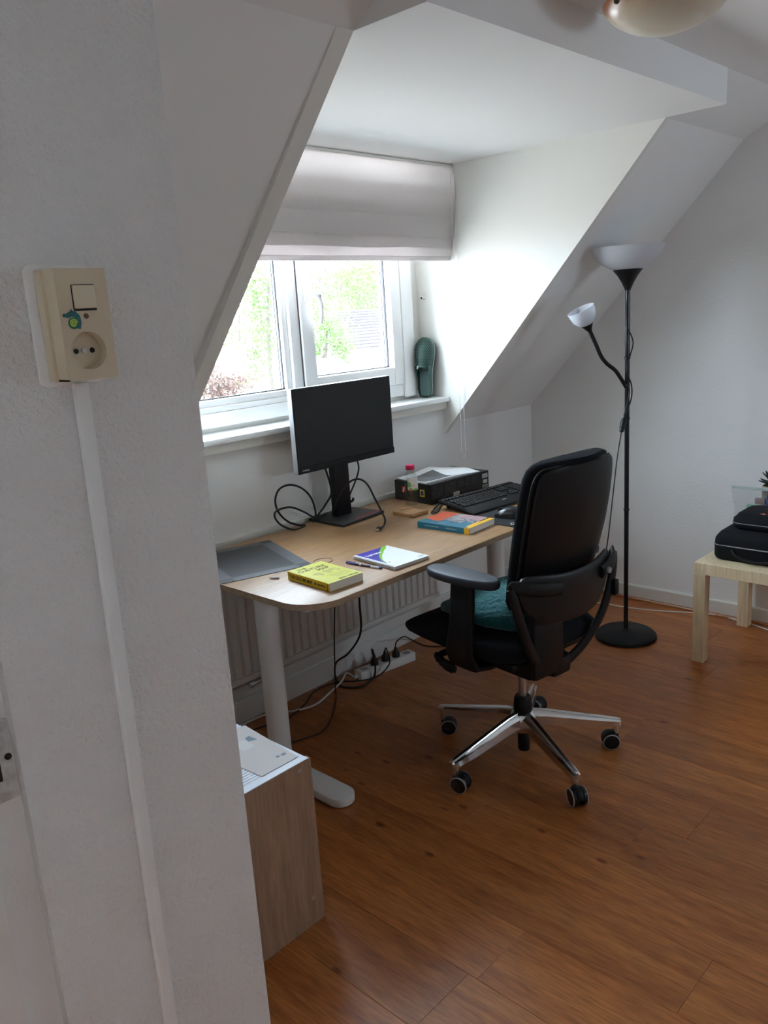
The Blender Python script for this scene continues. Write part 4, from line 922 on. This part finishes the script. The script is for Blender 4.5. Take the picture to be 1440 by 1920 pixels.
# sleeve of papers on top of it
ps = thing('paper_bag', 'white plastic sleeve of papers lying on the black box', 'paper sleeve', (-1.045, -.195, ZT + .0885), math.radians(-8))
M_slv = mat('white plastic film', (.74, .75, .75), .22, bump=(25, .35, .01))
nx_, ny_ = 24, 14
def wav(x_, y_): return .006 + .008 * math.sin(x_ * 14 + 1) * .5 + .004 * math.sin(y_ * 30 + x_ * 11) + .012 * max(0, 1 - abs(x_ - .02) / .1) * max(0, (y_ + .02) / .1)
b = new(); tp = []; bt_ = []
for i in range(nx_ + 1):
    tp.append([b.verts.new((-.175 + .33 * i / nx_, -.10 + .2 * j / ny_, max(.003, wav(-.175 + .33 * i / nx_, -.10 + .2 * j / ny_)))) for j in range(ny_ + 1)])
    bt_.append([b.verts.new((-.175 + .33 * i / nx_, -.10 + .2 * j / ny_, .0)) for j in range(ny_ + 1)])
for i in range(nx_):
    for j in range(ny_):
        b.faces.new((tp[i][j], tp[i + 1][j], tp[i + 1][j + 1], tp[i][j + 1])); b.faces.new((bt_[i][j], bt_[i][j + 1], bt_[i + 1][j + 1], bt_[i + 1][j]))
for i in range(nx_):
    b.faces.new((tp[i][0], bt_[i][0], bt_[i + 1][0], tp[i + 1][0])); b.faces.new((tp[i][ny_], tp[i + 1][ny_], bt_[i + 1][ny_], bt_[i][ny_]))
for j in range(ny_):
    b.faces.new((tp[0][j], tp[0][j + 1], bt_[0][j + 1], bt_[0][j])); b.faces.new((tp[nx_][j], bt_[nx_][j], bt_[nx_][j + 1], tp[nx_][j + 1]))
obj('sleeve', b, M_slv, ps, 50)
b = new(); g_ = []
for i in range(13):
    g_.append([b.verts.new((-.165 + .16 * i / 12 + .0, -.085 + .13 * j / 8, max(.003, wav(-.165 + .16 * i / 12, -.085 + .13 * j / 8)) + .0012)) for j in range(9)])
for i in range(12):
    for j in range(8): b.faces.new((g_[i][j], g_[i + 1][j], g_[i + 1][j + 1], g_[i][j + 1]))
obj('grey_picture', b, mat('dark grey picture', (.10, .105, .11), .25), ps, 50)

# keyboard
kb = thing('keyboard', 'full size black keyboard with palm rest at the desk end', 'keyboard', (-1.068, -.502, ZT + .0035), math.radians(-6.5))
b = new(); rg = []
prof = [(-.118, .0, .007), (-.112, .0, .011), (-.075, .0, .017), (-.045, .004, .0215), (.08, .018, .034), (.098, .021, .036), (.104, .022, .033)]
for y, z0, z1 in prof: rg.append([(x_, y + .012 * (x_ / .225) ** 2 * (y < -.07), z) for x_, z in ((-.222, z0), (.222, z0), (.226, (z0 + z1) / 2), (.222, z1), (-.222, z1), (-.226, (z0 + z1) / 2))])
loft(b, rg); kbb = obj('keyboard_body', b, M_blackm, kb, 30)
for s in (-1, 1):
    b = new(); box(b, s * .18 - .012, s * .18 + .012, .078, .09, -.003, .022, .002); obj('tilt_foot', b, M_black, kb)
    b = new(); box(b, s * .18 - .015, s * .18 + .015, -.09, -.075, -.003, .003, .001); obj('rubber_pad', b, M_rubber, kb)
b = new()
def key(x_, y_, w_, d_):
    t = (y_ + .045) / .125; z = .0215 + .0125 * t
    M_ = Matrix.Translation((x_, y_, z)) @ Matrix.Rotation(.1, 4, 'X'); tt = bmesh.new()
    lo = [tt.verts.new(M_ @ Vector((sx * w_ / 2, sy * d_ / 2, .0))) for sx, sy in ((-1, -1), (1, -1), (1, 1), (-1, 1))]; hi = [tt.verts.new(M_ @ Vector((sx * (w_ / 2 - .0012), sy * (d_ / 2 - .0012), .006))) for sx, sy in ((-1, -1), (1, -1), (1, 1), (-1, 1))]
    tt.faces.new(hi)
    for i in range(4): tt.faces.new((lo[i], lo[(i + 1) % 4], hi[(i + 1) % 4], hi[i]))
    merge(b, tt)
K = .0188
for r_ in range(5):
    y_ = -.034 + r_ * K
    if r_ == 0:
        xs = [(-.206, .022), (-.183, .02), (-.161, .02), (-.096, .105), (-.03, .02), (-.008, .02), (.014, .02), (.036, .022)]
    else: xs = [(-.207 + i * K + (r_ % 2) * .003, .0168) for i in range(14)]
    for x_, w_ in xs: key(x_, y_, w_, .0168)
    for i in range(3):
        if r_ in (3, 4) or r_ == 0 or (r_ == 1 and i == 1): key(.075 + i * K, y_, .0168, .0168)
    for i in range(4): key(.148 + i * K, y_, .0168, .0168)
for i in range(13): key(-.207 + i * .0205 + (i // 4) * .004, .070, .016, .012)
for i in range(3): key(.075 + i * K, .070, .016, .012)
for i in range(4): key(.148 + i * K, .074, .014, .008)
tag(obj('keys', b, mat('key plastic', (.014, .014, .015), .35), kb, 0), kind='stuff')
text('logitech', .0085, mat('silver print', (.5, .5, .5), .4), kbb, Matrix.Translation((.0, -.066, .0190)) @ Matrix.Rotation(.13, 4, 'X'), bold=.0002)
cable('keyboard_cable', [Vector((q_.x, q_.y, z_)) for q_, z_ in [(P(838, 938, 2, ZT + .01), ZT + .03), (P(830, 936, 2, ZT + .02), ZT + .022), (P(824, 944, 2, ZT + .01), ZT + .012), (P(818, 954, 2, ZT), ZT + .006), (P(809, 962, 2, ZT), ZT + .004), (P(813, 964, 2, ZT), ZT + .004), (P(821, 956, 2, ZT), ZT + .005), (P(828, 948, 2, ZT), ZT + .006), (P(822, 950, 2, ZT), ZT + .010), (P(812, 960, 2, ZT), ZT + .008), (P(818, 963, 2, ZT), ZT + .004), (P(826, 954, 2, ZT), ZT + .004)]], .0026, 'folded black keyboard cable tied in a small bundle')
# mouse pad + mouse
mp = thing('mouse_pad', 'black cloth mouse pad with white ring emblem', 'mouse pad', (-1.235, -.712, ZT), math.radians(-2))
b = new(); prism(b, rrect(-.135, .135, -.118, .118, .015), 0, .0024, .0006); pd = obj('pad', b, mat('black cloth', (.012, .012, .013), .9, bump=(1200, .4, .0005)), mp)
b = new(); tube(b, [(-.098 + .013 * math.cos(a), -.088 + .013 * math.sin(a), .0026) for a in [2 * PI * i / 24 for i in range(24)]], .0024, 6, 1, cyc=True, smooth=False, flat=.2); ball(b, (-.098, -.088, .0026), .005, 1, (1, 1, .06))
for a in (0, PI / 2, PI, 3 * PI / 2): box(b, .012, .020, -.002, .002, .0024, .003, M=Matrix.Translation((-.098, -.088, 0)) @ Matrix.Rotation(a, 4, 'Z'))
tag(obj('emblem', b, M_wink, pd, 0), kind='stuff')
mo = thing('computer_mouse', 'black computer mouse on the mouse pad', 'mouse', (-1.258, -.712, ZT + .0026), math.radians(12))
b = new(); rg = []
for t_ in [i / 16 for i in range(17)]:
    y = -.058 + .116 * t_; w_ = .033 * (1 - abs(2 * t_ - 1) ** 3.2) ** .5 + .0005; h_ = .0385 * (math.sin(PI * min(1, t_ * .78 + .17)) ** .9) * (1 - abs(2 * t_ - 1) ** 6) ** .5 + .0008
    rg.append([(w_ * math.cos(a) * (1 if math.sin(a) >= 0 else 1), y, max(0, h_ * max(0, math.sin(a)) ** .8)) for a in [2 * PI * k_ / 24 for k_ in range(24)]])
loft(b, rg); obj('shell', b, M_blackg, mo, 70)
b = new(); lathe(b, [(.004, -.004), (.010, -.0035), (.011, 0), (.010, .0035), (.004, .004)], 18, M=Matrix.Translation((0, .030, .027)) @ Matrix.Rotation(PI / 2, 4, 'Y')); obj('wheel', b, M_rubber, mo)

# ================================================================== SLIPPER on the sill
slp = thing('clog_slipper', 'dark green perforated rubber clog standing on its heel on the window sill', 'slipper', (-.812, .055, 1.1465), 0)
M_clog = mat('green rubber', (.030, .080, .064), .45); M_clog2 = mat('grey green insole', (.075, .13, .125), .6); M_hole = mat('dark perforation', (.008, .016, .014), .8); M_wl = mat('white rand', (.7, .72, .7), .4)
# local: s along length (heel 0 .. toe .285) , w across, n away from the sole (towards the upper)
LEN = .285
lean = math.radians(5.5); face = math.radians(198)     # direction the upper faces (from +x, towards the room)
nv = Vector((math.cos(face), math.sin(face), 0)); wv = Vector((-nv.y, nv.x, 0)); sv = Vector((0, 0, 1))
nv2 = (nv * math.cos(lean) + sv * math.sin(lean)).normalized(); sv2 = wv.cross(nv2).normalized() * -1
if sv2.z < 0: sv2 = -sv2
# tip the toe sideways towards the cheek
tip = Matrix.Identity(3)
def SP(s, w, n): return tip @ (sv2 * (s * LEN) + wv * w + nv2 * n)
def hw(s):
    pts = ((0, .012), (.02, .024), (.06, .031), (.15, .034), (.35, .033), (.5, .037), (.68, .046), (.80, .048), (.88, .0435), (.94, .034), (.98, .020), (1, .006))
    for (a, x0), (c, x1) in zip(pts, pts[1:]):
        if a <= s <= c: return x0 + (x1 - x0) * (s - a) / (c - a)
    return .008
ss = [i / 30 for i in range(31)]
b = new(); rings = []
for n in (0, .004, .020, .024):
    k_ = .93 if n in (0, .024) else 1.0
    rings.append([SP(s, -hw(s) * k_, n) for s in ss] + [SP(s, hw(s) * k_, n) for s in ss[::-1]])
loft(b, rings); obj('sole', b, M_clog, slp, 60)
b = new(); rg = [[SP(.03 + .6 * s, hw(.03 + .6 * s) * .84 * q_, .0245 + .006 * abs(q_) ** 2) for q_ in (-1, -.6, -.2, .2, .6, 1)] for s in ss]
loft(b, rg, False, False); obj('insole', b, M_clog2, slp, 60)
# heel rim + upper
def upper_pt(s, a, infl=1.0):
    """a 0..1 across from -w to +w, arch height grows from the rim"""
    H = .052 * math.sin(PI * min(1, max(0, (1.0 - s) / .62)) * .62 + .12) if s < 1 else .02
    H = .012 + .047 * (max(0, 1 - ((s - .62) / .42) ** 2)) ** .6 if s >= .45 else .02
    th = PI * (1 - a); w = hw(s) * math.cos(th) * 1.0; n = .022 + H * math.sin(th) ** .75 * infl
    return SP(s, w, n)
s0, s1 = .46, .995; NS, NA = 26, 26
def s_start(a): return .50 - .14 * abs(2 * a - 1) ** 1.6
b = new(); out = []; inn = []
for i in range(NS + 1):
    out.append([b.verts.new(upper_pt(max(.45, s_start(j / NA)) + (s1 - max(.45, s_start(j / NA))) * i / NS, j / NA)) for j in range(NA + 1)])
    inn.append([b.verts.new(upper_pt(max(.45, s_start(j / NA)) + (s1 - max(.45, s_start(j / NA))) * i / NS, j / NA, .90) + SP(0, 0, -.001)) for j in range(NA + 1)])
for i in range(NS):
    for j in range(NA):
        b.faces.new((out[i][j], out[i + 1][j], out[i + 1][j + 1], out[i][j + 1])); b.faces.new((inn[i][j], inn[i][j + 1], inn[i + 1][j + 1], inn[i + 1][j]))
for j in range(NA): b.faces.new((out[0][j], out[0][j + 1], inn[0][j + 1], inn[0][j]))
obj('upper', b, M_clog, slp, 60)
b = new()
def on_up(s, a):
    p = upper_pt(s, a); t1 = upper_pt(s + .01, a) - upper_pt(s - .01, a); t2 = upper_pt(s, a + .01) - upper_pt(s, a - .01); n = t1.cross(t2).normalized()
    if n.dot(p - SP(s, 0, .02)) < 0: n = -n
    return p, n, t1.normalized()
for i in range(17):
    s = .545 + i * .0255
    for j in range(11):
        a = .12 + (j + (.5 if i % 2 else 0)) * .07
        if a > .90: continue
        p, n, t1 = on_up(s, a); t2 = n.cross(t1); r_ = .0029
        b.faces.new([b.verts.new(p + n * .0006 + (t1 * math.cos(q_) + t2 * math.sin(q_)) * r_) for q_ in [2 * PI * k_ / 8 for k_ in range(8)]])
tag(obj('perforations', b, M_hole, slp, 0), kind='stuff')
b = new(); rg = []
hs_ = [i / 24 for i in range(25)]
pth = [(.50 - .02, -1)] ; rim = [( .52 * (1 - t_), -1) for t_ in hs_] + [(.52 * t_, 1) for t_ in hs_[1:]]
for s, sd in rim:
    s = max(s, .0); h_ = .020 + .030 * (s / .52) ** 1.5
    rg.append([SP(s, sd * hw(s) * .99, .018), SP(s, sd * hw(s) * 1.0, .022 + h_), SP(s, sd * hw(s) * .92, .022 + h_), SP(s, sd * hw(s) * .90, .020)])
loft(b, rg, True, True); obj('heel_rim', b, M_clog, slp, 60)
b = new(); tube(b, [SP(s, hw(s) * 1.02, .0215) for s in [i / 20 for i in range(1, 20)]], .0016, 6, 2); obj('rand_line', b, M_wl, slp, 60)
b = new(); tube(b, [SP(s, -hw(s) * 1.02, .0215) for s in [i / 20 for i in range(1, 20)]], .0016, 6, 2); obj('rand_line', b, M_wl, slp, 60)
b = new(); q_ = upper_pt(.485, .30); ball(b, q_ + nv2 * .002, .005, 2, (1, 1, 1)); ball(b, upper_pt(.51, .36) + nv2 * .002, .004, 2); obj('strap_rivet', b, M_wl, slp, 60)
b = new()
for i in range(5):
    for j in range(3):
        s = .44 + i * .022; p = SP(s, -hw(s) * .905, .034 + j * .006 + (i % 2) * .003); d1 = SP(.02, 0, 0).normalized(); d2 = nv2
        b.faces.new([b.verts.new(p - (tip @ wv) * -.0008 + d1 * .0018 * math.cos(a) + d2 * .0018 * math.sin(a)) for a in [2 * PI * k_ / 8 for k_ in range(8)]])
tag(obj('side_perforations', b, M_wl, slp, 0), kind='stuff')

# ================================================================== UNDER THE DESK
st = thing('power_strip', 'white five-way power strip lying by the baseboard', 'power strip', (-1.436, -.150, .0005), math.radians(-9))
b = new(); box(b, -.155, .155, -.026, .026, 0, .042, .004, 2); obj('strip_body', b, M_whitep, st)
for i in range(5):
    X = -.122 + i * .061
    b = new(); lathe(b, [(.022, .0425), (.0225, .0435), (.0195, .0435), (.0185, .0428)], 24, M=Matrix.Translation((X, 0, 0)), close=True); obj('socket_rim', b, M_whitep, st)
    b = new(); cyl(b, (X, 0, .0421), (X, 0, .0426), .0185, n=20); obj('socket_well', b, M_grey, st)
b = new(); cyl(b, (-.155, 0, .02), (-.175, 0, .018), .011, .006, 12); obj('cord_boot', b, M_whitep, st)
SR = Matrix.Translation((-1.436, -.150, .0005)) @ Matrix.Rotation(math.radians(-9), 4, 'Z')
plugs = []
for i in (1, 2, 3):
    X = -.122 + i * .061; b = new(); lathe(b, [(.0175, .044), (.018, .052), (.0165, .064), (.009, .074), (.006, .086), (.002, .087)], 20, M=Matrix.Translation((X, 0, 0)))
    pg = tag(obj('power_plug', b, M_rubber, None, 40), ('black round power plug in the power strip, second socket from its cord', 'black round power plug in the middle socket of the power strip', 'black round power plug in the power strip, second socket from its free end')[i - 1], 'plug')
    pg.matrix_world = SR; plugs.append(SR @ Vector((X, 0, .088)))
G = lambda u, v, r=.004: Vector((P(u, v, 2, r).x, min(P(u, v, 2, r).y, -.036), r))
def HY(u, v, y): return P(u, v, 1, y)
cable('power_cable', [Vector((HY(673, 1090, -.30))), HY(674, 1130, -.30), HY(677, 1175, -.28), HY(671, 1200, -.25), HY(652, 1226, -.2), HY(630, 1243, -.13), G(622, 1268, .006), G(640, 1287, .0045), G(676, 1288, .0045), G(700, 1272, .0045), plugs[0] + Vector((-.045, -.05, -.01)), plugs[0] + Vector((-.03, -.02, .035)), plugs[0] + Vector((-.006, -.0, .025)), plugs[0]], .0044, 'thick black cable dropping from the desk in a loop to the power strip')
cable('adapter_cable', [HY(628, 1115, -.36), HY(627, 1170, -.36), HY(627, 1215, -.33), HY(628, 1255, -.26), Vector((P(629, 1297, 2, .003).x, P(629, 1297, 2, .003).y, .003)), G(630, 1310, .003), G(622, 1345, .003), G(606, 1370, .003), G(585, 1380, .003), G(548, 1392, .003), G(500, 1405, .003)], .0026, 'thin black cable hanging straight from the desk then running over the floor')
cable('extension_cable', [plugs[1], plugs[1] + Vector((-.01, -.02, .02)), plugs[1] + Vector((-.035, -.06, -.03)), G(708, 1268, .011), G(670, 1277, .011), G(640, 1278, .011), G(610, 1286, .004), G(585, 1300, .004), G(572, 1320, .004), G(540, 1345, .004), G(470, 1370, .004)], .003, 'black cable trailing from the power strip along the baseboard')
cable('charger_cable', [plugs[2], plugs[2] + Vector((.01, 0, .022)), plugs[2] + Vector((.06, -.0, .03)), G(772, 1203, .004) + Vector((0, 0, .01)), G(800, 1211, .004), G(845, 1212, .004), G(900, 1222, .004)], .003, 'black cable leaving the free end of the power strip under the chair')
wcb = [SR @ Vector((-.172, 0, .018)), G(650, 1262, .012), G(640, 1278, .0175), G(615, 1302, .005), G(590, 1322, .0045), G(550, 1333, .0045), G(500, 1339, .0045), Vector((-2.25, -.05, .0045)), Vector((-2.6, -.09, .0045))]
cable('white_mains_cable', wcb, .0042, 'white mains cable of the power strip on the floor behind the desk leg', M_whitep)

# ================================================================== LOW CABINET + PAPERS
cb = thing('low_cabinet', 'low cabinet of grey brown oak board with pale dowel caps', 'cabinet', (-2.862, -.80, 0))
b = new(); box(b, -.185, .185, -.288, -.270, .0, .4705, .0008, 1); sp1 = obj('side_panel', b, M_cab, cb)
b = new(); box(b, -.185, .185, .270, .288, .0, .4705, .0008, 1); obj('side_panel', b, M_cab, cb)
b = new(); box(b, -.185, .185, -.270, .270, .448, .466, .0008, 1); obj('top_panel', b, M_cab, cb)
b = new(); box(b, -.185, .185, -.270, .270, .035, .053, .0008, 1); obj('bottom_panel', b, M_cab, cb)
b = new(); box(b, .170, .184, -.270, .270, .053, .448); obj('back_panel', b, M_cab, cb, 0)
for X, Z in ((.146, .452), (.150, .079), (-.15, .452), (-.15, .079)):
    b = new(); cyl(b, (X, -.2880, Z), (X, -.2890, Z), .0065, n=20); obj('dowel_cap', b, mat('pale cap', (.42, .33, .26), .6), sp1)
def line_nodes(n, b):
    L = n.links.new; tc = n.nodes.new('ShaderNodeTexCoord'); w = n.nodes.new('ShaderNodeTexWave'); w.bands_direction = 'Y'; w.inputs['Scale'].default_value = 30; w.inputs['Distortion'].default_value = .6; L(tc.outputs['Object'], w.inputs['Vector'])
    nz = n.nodes.new('ShaderNodeTexNoise'); nz.inputs['Scale'].default_value = 70; L(tc.outputs['Object'], nz.inputs['Vector']); m2 = n.nodes.new('ShaderNodeMath'); m2.operation = 'MULTIPLY'; L(w.outputs['Fac'], m2.inputs[0]); L(nz.outputs['Fac'], m2.inputs[1])
    r = n.nodes.new('ShaderNodeValToRGB'); e = r.color_ramp.elements; e[0].position = .25; e[0].color = (.80, .82, .88, 1); e[1].position = .42; e[1].color = (.38, .40, .48, 1); L(m2.outputs[0], r.inputs[0]); L(r.outputs[0], b.inputs['Base Color'])
M_lined = two_tone('printed lines paper', line_nodes, .6)
sh = thing('printed_sheet', 'printed paper sheet with close lines on top of the low cabinet', 'paper', (-2.862, -.80, .4710))
b = new(); box(b, -.18, .178, -.286, .24, 0, .0009); obj('sheet', b, mat('cool white paper', (.66, .70, .78), .5), sh, 0)
b = new(); box(b, -.175, .13, -.262, -.02, .0009, .0011); obj('text_block', b, M_lined, sh, 0)
en = thing('envelope', 'white envelope with small blue emblem lying on the printed sheet', 'envelope', (-2.757, -.930, .4725), math.radians(-4))
b = new(); prism(b, [(-.046, -.135), (.070, -.128), (.072, .12), (-.085, .11)], 0, .0012); obj('paper', b, mat('envelope paper', (.62, .58, .57), .7), en, 0)
b = new(); prism(b, [(.028, .035), (.05, .028), (.045, .06), (.03, .056)], .0012, .0015); obj('emblem', b, mat('blue grey print', (.16, .22, .28), .6), en, 0)
b = new(); box(b, -.01, .025, .0, .05, .0012, .0014); obj('postmark', b, mat('faint postmark', (.66, .64, .63), .6), en, 0)
b = new(); box(b, .045, .058, -.095, -.085, .0012, .0015); box(b, .030, .040, -.092, -.084, .0012, .0015); tag(obj('stamp_mark', b, mat('blue grey print', (.16, .22, .28), .6), en, 0), kind='stuff')

# ================================================================== CEILING LAMP
cl = thing('ceiling_lamp', 'alabaster glass bowl ceiling lamp with dark metal clips', 'ceiling lamp', (-1.745, -1.568, ZC))
def alab(n, b):
    L = n.links.new; tc = n.nodes.new('ShaderNodeTexCoord'); nz = n.nodes.new('ShaderNodeTexNoise'); nz.inputs['Scale'].default_value = 7; nz.inputs['Detail'].default_value = 4; nz.inputs['Distortion'].default_value = 1.2; L(tc.outputs['Object'], nz.inputs['Vector'])
    sp_ = n.nodes.new('ShaderNodeSeparateXYZ'); L(tc.outputs['Object'], sp_.inputs[0]); mr = n.nodes.new('ShaderNodeMapRange'); mr.inputs[1].default_value = -.11; mr.inputs[2].default_value = -.045; mr.inputs[3].default_value = -.25; mr.inputs[4].default_value = .42; L(sp_.outputs[2], mr.inputs[0])
    ad_ = n.nodes.new('ShaderNodeMath'); ad_.operation = 'ADD'; L(nz.outputs['Fac'], ad_.inputs[0]); L(mr.outputs[0], ad_.inputs[1])
    r = n.nodes.new('ShaderNodeValToRGB'); e = r.color_ramp.elements; e[0].position = .35; e[0].color = (.66, .60, .48, 1); e[1].position = .95; e[1].color = (.50, .20, .10, 1); x = e.new(.7); x.color = (.62, .47, .32, 1); L(ad_.outputs[0], r.inputs[0]); L(r.outputs[0], b.inputs['Base Color'])
M_alab = two_tone('alabaster glass', alab, .3)
pr = [(.150 * math.sin(t_ * PI / 2), -.048 - .074 * math.cos(t_ * PI / 2) ** 1.3) for t_ in [i / 14 for i in range(15)]]; pr[0] = (.0015, pr[0][1])
b = new(); lathe(b, pr + [(.147, -.046)] + [(r_ * .96, z_ + .004) for r_, z_ in pr[::-1]], 56, close=True); obj('bowl', b, M_alab, cl, 60)
b = new(); lathe(b, [(.05, -.001), (.11, -.001), (.115, -.01), (.108, -.022), (.05, -.024)], 40); obj('ceiling_plate', b, M_whitep, cl)
for i in range(3):
    a = math.radians(158 + 120 * i); c_, s_ = math.cos(a), math.sin(a)
    b = new(); tube(b, [(.10 * c_, .10 * s_, -.015), (.13 * c_, .13 * s_, -.025), (.152 * c_, .152 * s_, -.040), (.156 * c_, .156 * s_, -.052), (.148 * c_, .148 * s_, -.064)], .0035, 8, 4); ball(b, (.152 * c_, .152 * s_, -.066), .0075, 2, (1, 1, .8)); obj('clip', b, mat('dark bronze', (.06, .045, .025), .45), cl, 60)

# ================================================================== OUTSIDE
GZ = -5.6
b = new(); box(b, -45, 70, 1.5, 95, GZ - .2, GZ)
tag(obj('garden_ground', b, mat('pale bounce ground', (.42, .37, .32), .9, noise=(.35, (.55, .50, .47), .2))), 'mostly unseen ground below the window, kept pale to bounce light up', 'ground', kind='structure')  # pale colour chosen to throw light up onto the dormer ceiling
M_leaf = translucent('pale leaf', (.075, .112, .040), (.08, .12, .036), .35, rough=.7); M_leaf2 = translucent('reddish leaf', (.085, .055, .045), (.08, .05, .04), .35, rough=.7); M_bark = mat('bark', (.06, .05, .04), .9)
def tree(lab, pos, crown_z, rx, rz, n, size, mt, seed):
    r = random.Random(seed); o = thing('garden_tree', lab, 'tree', (pos[0], pos[1], GZ))
    b = new(); tube(b, [(0, 0, 0), (.15, .05, (crown_z - GZ) * .4), (-.1, .1, (crown_z - GZ) * .8), (.05, 0, crown_z - GZ + rz * .3)], [.10, .09, .07, .05, .03], 8, 4); obj('trunk', b, M_bark, o, 60)
    vs = []; fs = []; cl_ = []
    for _ in range(26):
        d = Vector((r.gauss(0, 1), r.gauss(0, 1), r.gauss(0, 1))).normalized() * r.uniform(.35, .95); cl_.append(Vector((d.x * rx, d.y * rx, d.z * rz)))
    for _ in range(n):
        c = r.choice(cl_) + Vector((r.gauss(0, .2) * rx, r.gauss(0, .2) * rx, r.gauss(0, .17) * rz)) + Vector((0, 0, crown_z - GZ))
        nrm = Vector((r.gauss(0, 1), r.gauss(0, 1), r.gauss(0, 1) + .6)).normalized(); x_, y_ = frame_at(nrm); a = r.uniform(0, 6.28); u_ = x_ * math.cos(a) + y_ * math.sin(a); v_ = nrm.cross(u_); s = size * r.uniform(.6, 1.3); i = len(vs)
        vs += [c - u_ * s, c - v_ * s * .45, c + u_ * s, c + v_ * s * .45]; fs.append((i, i + 1, i + 2, i + 3))
    me = bpy.data.meshes.new('crown'); me.from_pydata([tuple(v) for v in vs], [], fs); me.materials.append(mt); c = bpy.data.objects.new('crown', me); COL.objects.link(c); c.parent = o; c['kind'] = 'stuff'
    return o
def at(u, v, y): return P(u, v, 1, y)
q = at(640, 545, 27); tree('broad pale green tree behind the tiled hip roof', (q.x, q.y), q.z - .3, 3.8, 3.6, 9000, .10, M_leaf, 1)
q = at(690, 525, 33); tree('smaller rounded tree beside the broad pale green tree', (q.x, q.y), q.z, 2.8, 2.6, 6000, .10, M_leaf, 2)
q = at(508, 590, 13); tree('tall narrow green tree seen through the fixed pane', (q.x, q.y), q.z + .2, 0.8, 2.1, 3600, .05, M_leaf, 3)
q = at(450, 600, 37); tree('loose bright green tree beside the tall narrow tree', (q.x, q.y), q.z, 2.8, 2.9, 3600, .09, M_leaf, 4)
q = at(612, 632, 13.0); tree('low bushy green tree in front of the tiled hip roof', (q.x, q.y), q.z - .15, .75, 1.1, 3600, .042, M_leaf, 5)
q = at(408, 705, 17); tree('low reddish shrub tree beside the white garden house', (q.x, q.y), q.z - .3, 1.1, .8, 2600, .06, M_leaf2, 6)
M_tile = mat('pinkish roof tiles', (.064, .050, .052), .8, noise=(3, (.05, .04, .043), .2)); M_hw = mat('white house wall', (.82, .80, .77), .8); M_hg = mat('far window glass', (.12, .14, .16), .2)
def hip_house(lab, x0, x1, y0, y1, ze, zr, inset, rows):
    o = thing('neighbour_house', lab, 'house', ((x0 + x1) / 2, (y0 + y1) / 2, GZ)); cx_, cy_ = (x0 + x1) / 2, (y0 + y1) / 2; w, d = (x1 - x0) / 2, (y1 - y0) / 2; E, R2 = ze - GZ, zr - GZ
    b = new(); box(b, -w + .3, w - .3, -d + .3, d - .3, 0, E - .02); obj('wall', b, M_hw, o, 0)
    b = new(); lo = [b.verts.new(p) for p in ((-w, -d, E), (w, -d, E), (w, d, E), (-w, d, E))]; hi = [b.verts.new(p) for p in ((-w + inset, 0, R2), (w - inset, 0, R2))]
    b.faces.new((lo[0], lo[1], hi[1], hi[0])); b.faces.new((lo[2], lo[3], hi[0], hi[1])); b.faces.new((lo[3], lo[0], hi[0])); b.faces.new((lo[1], lo[2], hi[1])); b.faces.new(lo[::-1]); rf = obj('roof', b, M_tile, o, 0)
    b = new()
    for i in range(rows):                                   # tile courses on the slope facing us
        t0, t1 = i / rows, (i + .92) / rows; A = lambda t, k_: Vector(((-w + inset * t) * (1 if k_ < 0 else 0) + (w - inset * t) * (1 if k_ > 0 else 0), -d + d * t, E + (R2 - E) * t))
        up = Vector((0, -.02, .05)); b.faces.new([b.verts.new(v) for v in (A(t0, -1) + up, A(t0, 1) + up, A(t1, 1), A(t1, -1))]); b.faces.new([b.verts.new(v) for v in (A(t0, -1) - up * .2, A(t0, 1) - up * .2, A(t0, 1) + up, A(t0, -1) + up)])
    tag(obj('tile_courses', b, M_tile, rf, 0), kind='stuff')
    b = new(); box(b, -w - .03, w + .03, -d - .12, -d, E - .10, E, .02); obj('gutter', b, M_hw, o)
    return o, w, d, E
e0 = at(640, 664, 14); e1 = at(694, 580, 17.5)
h1, w, d, E = hip_house('white house with pinkish tiled hip roof seen through the sash', e0.x - .3, e0.x + 13, 14, 21, e0.z, e1.z, 3.4, 14)
g0 = at(612, 697, 10.5); g1 = at(640, 671, 10.5)
sh_ = thing('garden_shed', 'small garden shed with a steep dark roof below the tiled house', 'shed', (g1.x, 11.2, GZ))
b = new(); H0, H1 = g0.z - .5 - GZ, g1.z - GZ; prism(b, [(-.75, H0), (.45, H0), (.0, H1)], -.7, .7, M=AX_Y); obj('roof', b, mat('dark shed roof', (.08, .072, .07), .8), sh_, 0)
b = new(); box(b, -.6, .35, -.6, .6, 0, H0); obj('wall', b, M_hw, sh_, 0)
e0 = at(390, 722, 21)
h2, w, d, E = hip_house('low white garden house far beyond the fixed pane', e0.x - 3, e0.x + 6, 21, 26, e0.z, e0.z + 1.0, 1.5, 8)
for i, (xx, ww) in enumerate(((-1.6, .5), (-.6, .5), (1.4, .7))):
    b = new(); box(b, xx - ww / 2, xx + ww / 2, -d + .24, -d + .30, E - 1.5, E - .5); wn = obj('window', b, M_hg, h2, 0)
e0 = at(540, 735, 12)
fw = thing('garden_wall', 'pale garden wall with coping below the tall narrow tree', 'wall', (e0.x - 2.5, 12, GZ))
b = new(); box(b, -5, 4, -.12, .12, 0, e0.z - .35 - GZ); obj('wall', b, M_hw, fw, 0)
b = new(); box(b, -5.05, 4.05, -.18, .18, e0.z - .35 - GZ, e0.z - .27 - GZ); obj('coping', b, mat('pinkish coping', (.5, .42, .38), .8), fw, 0)
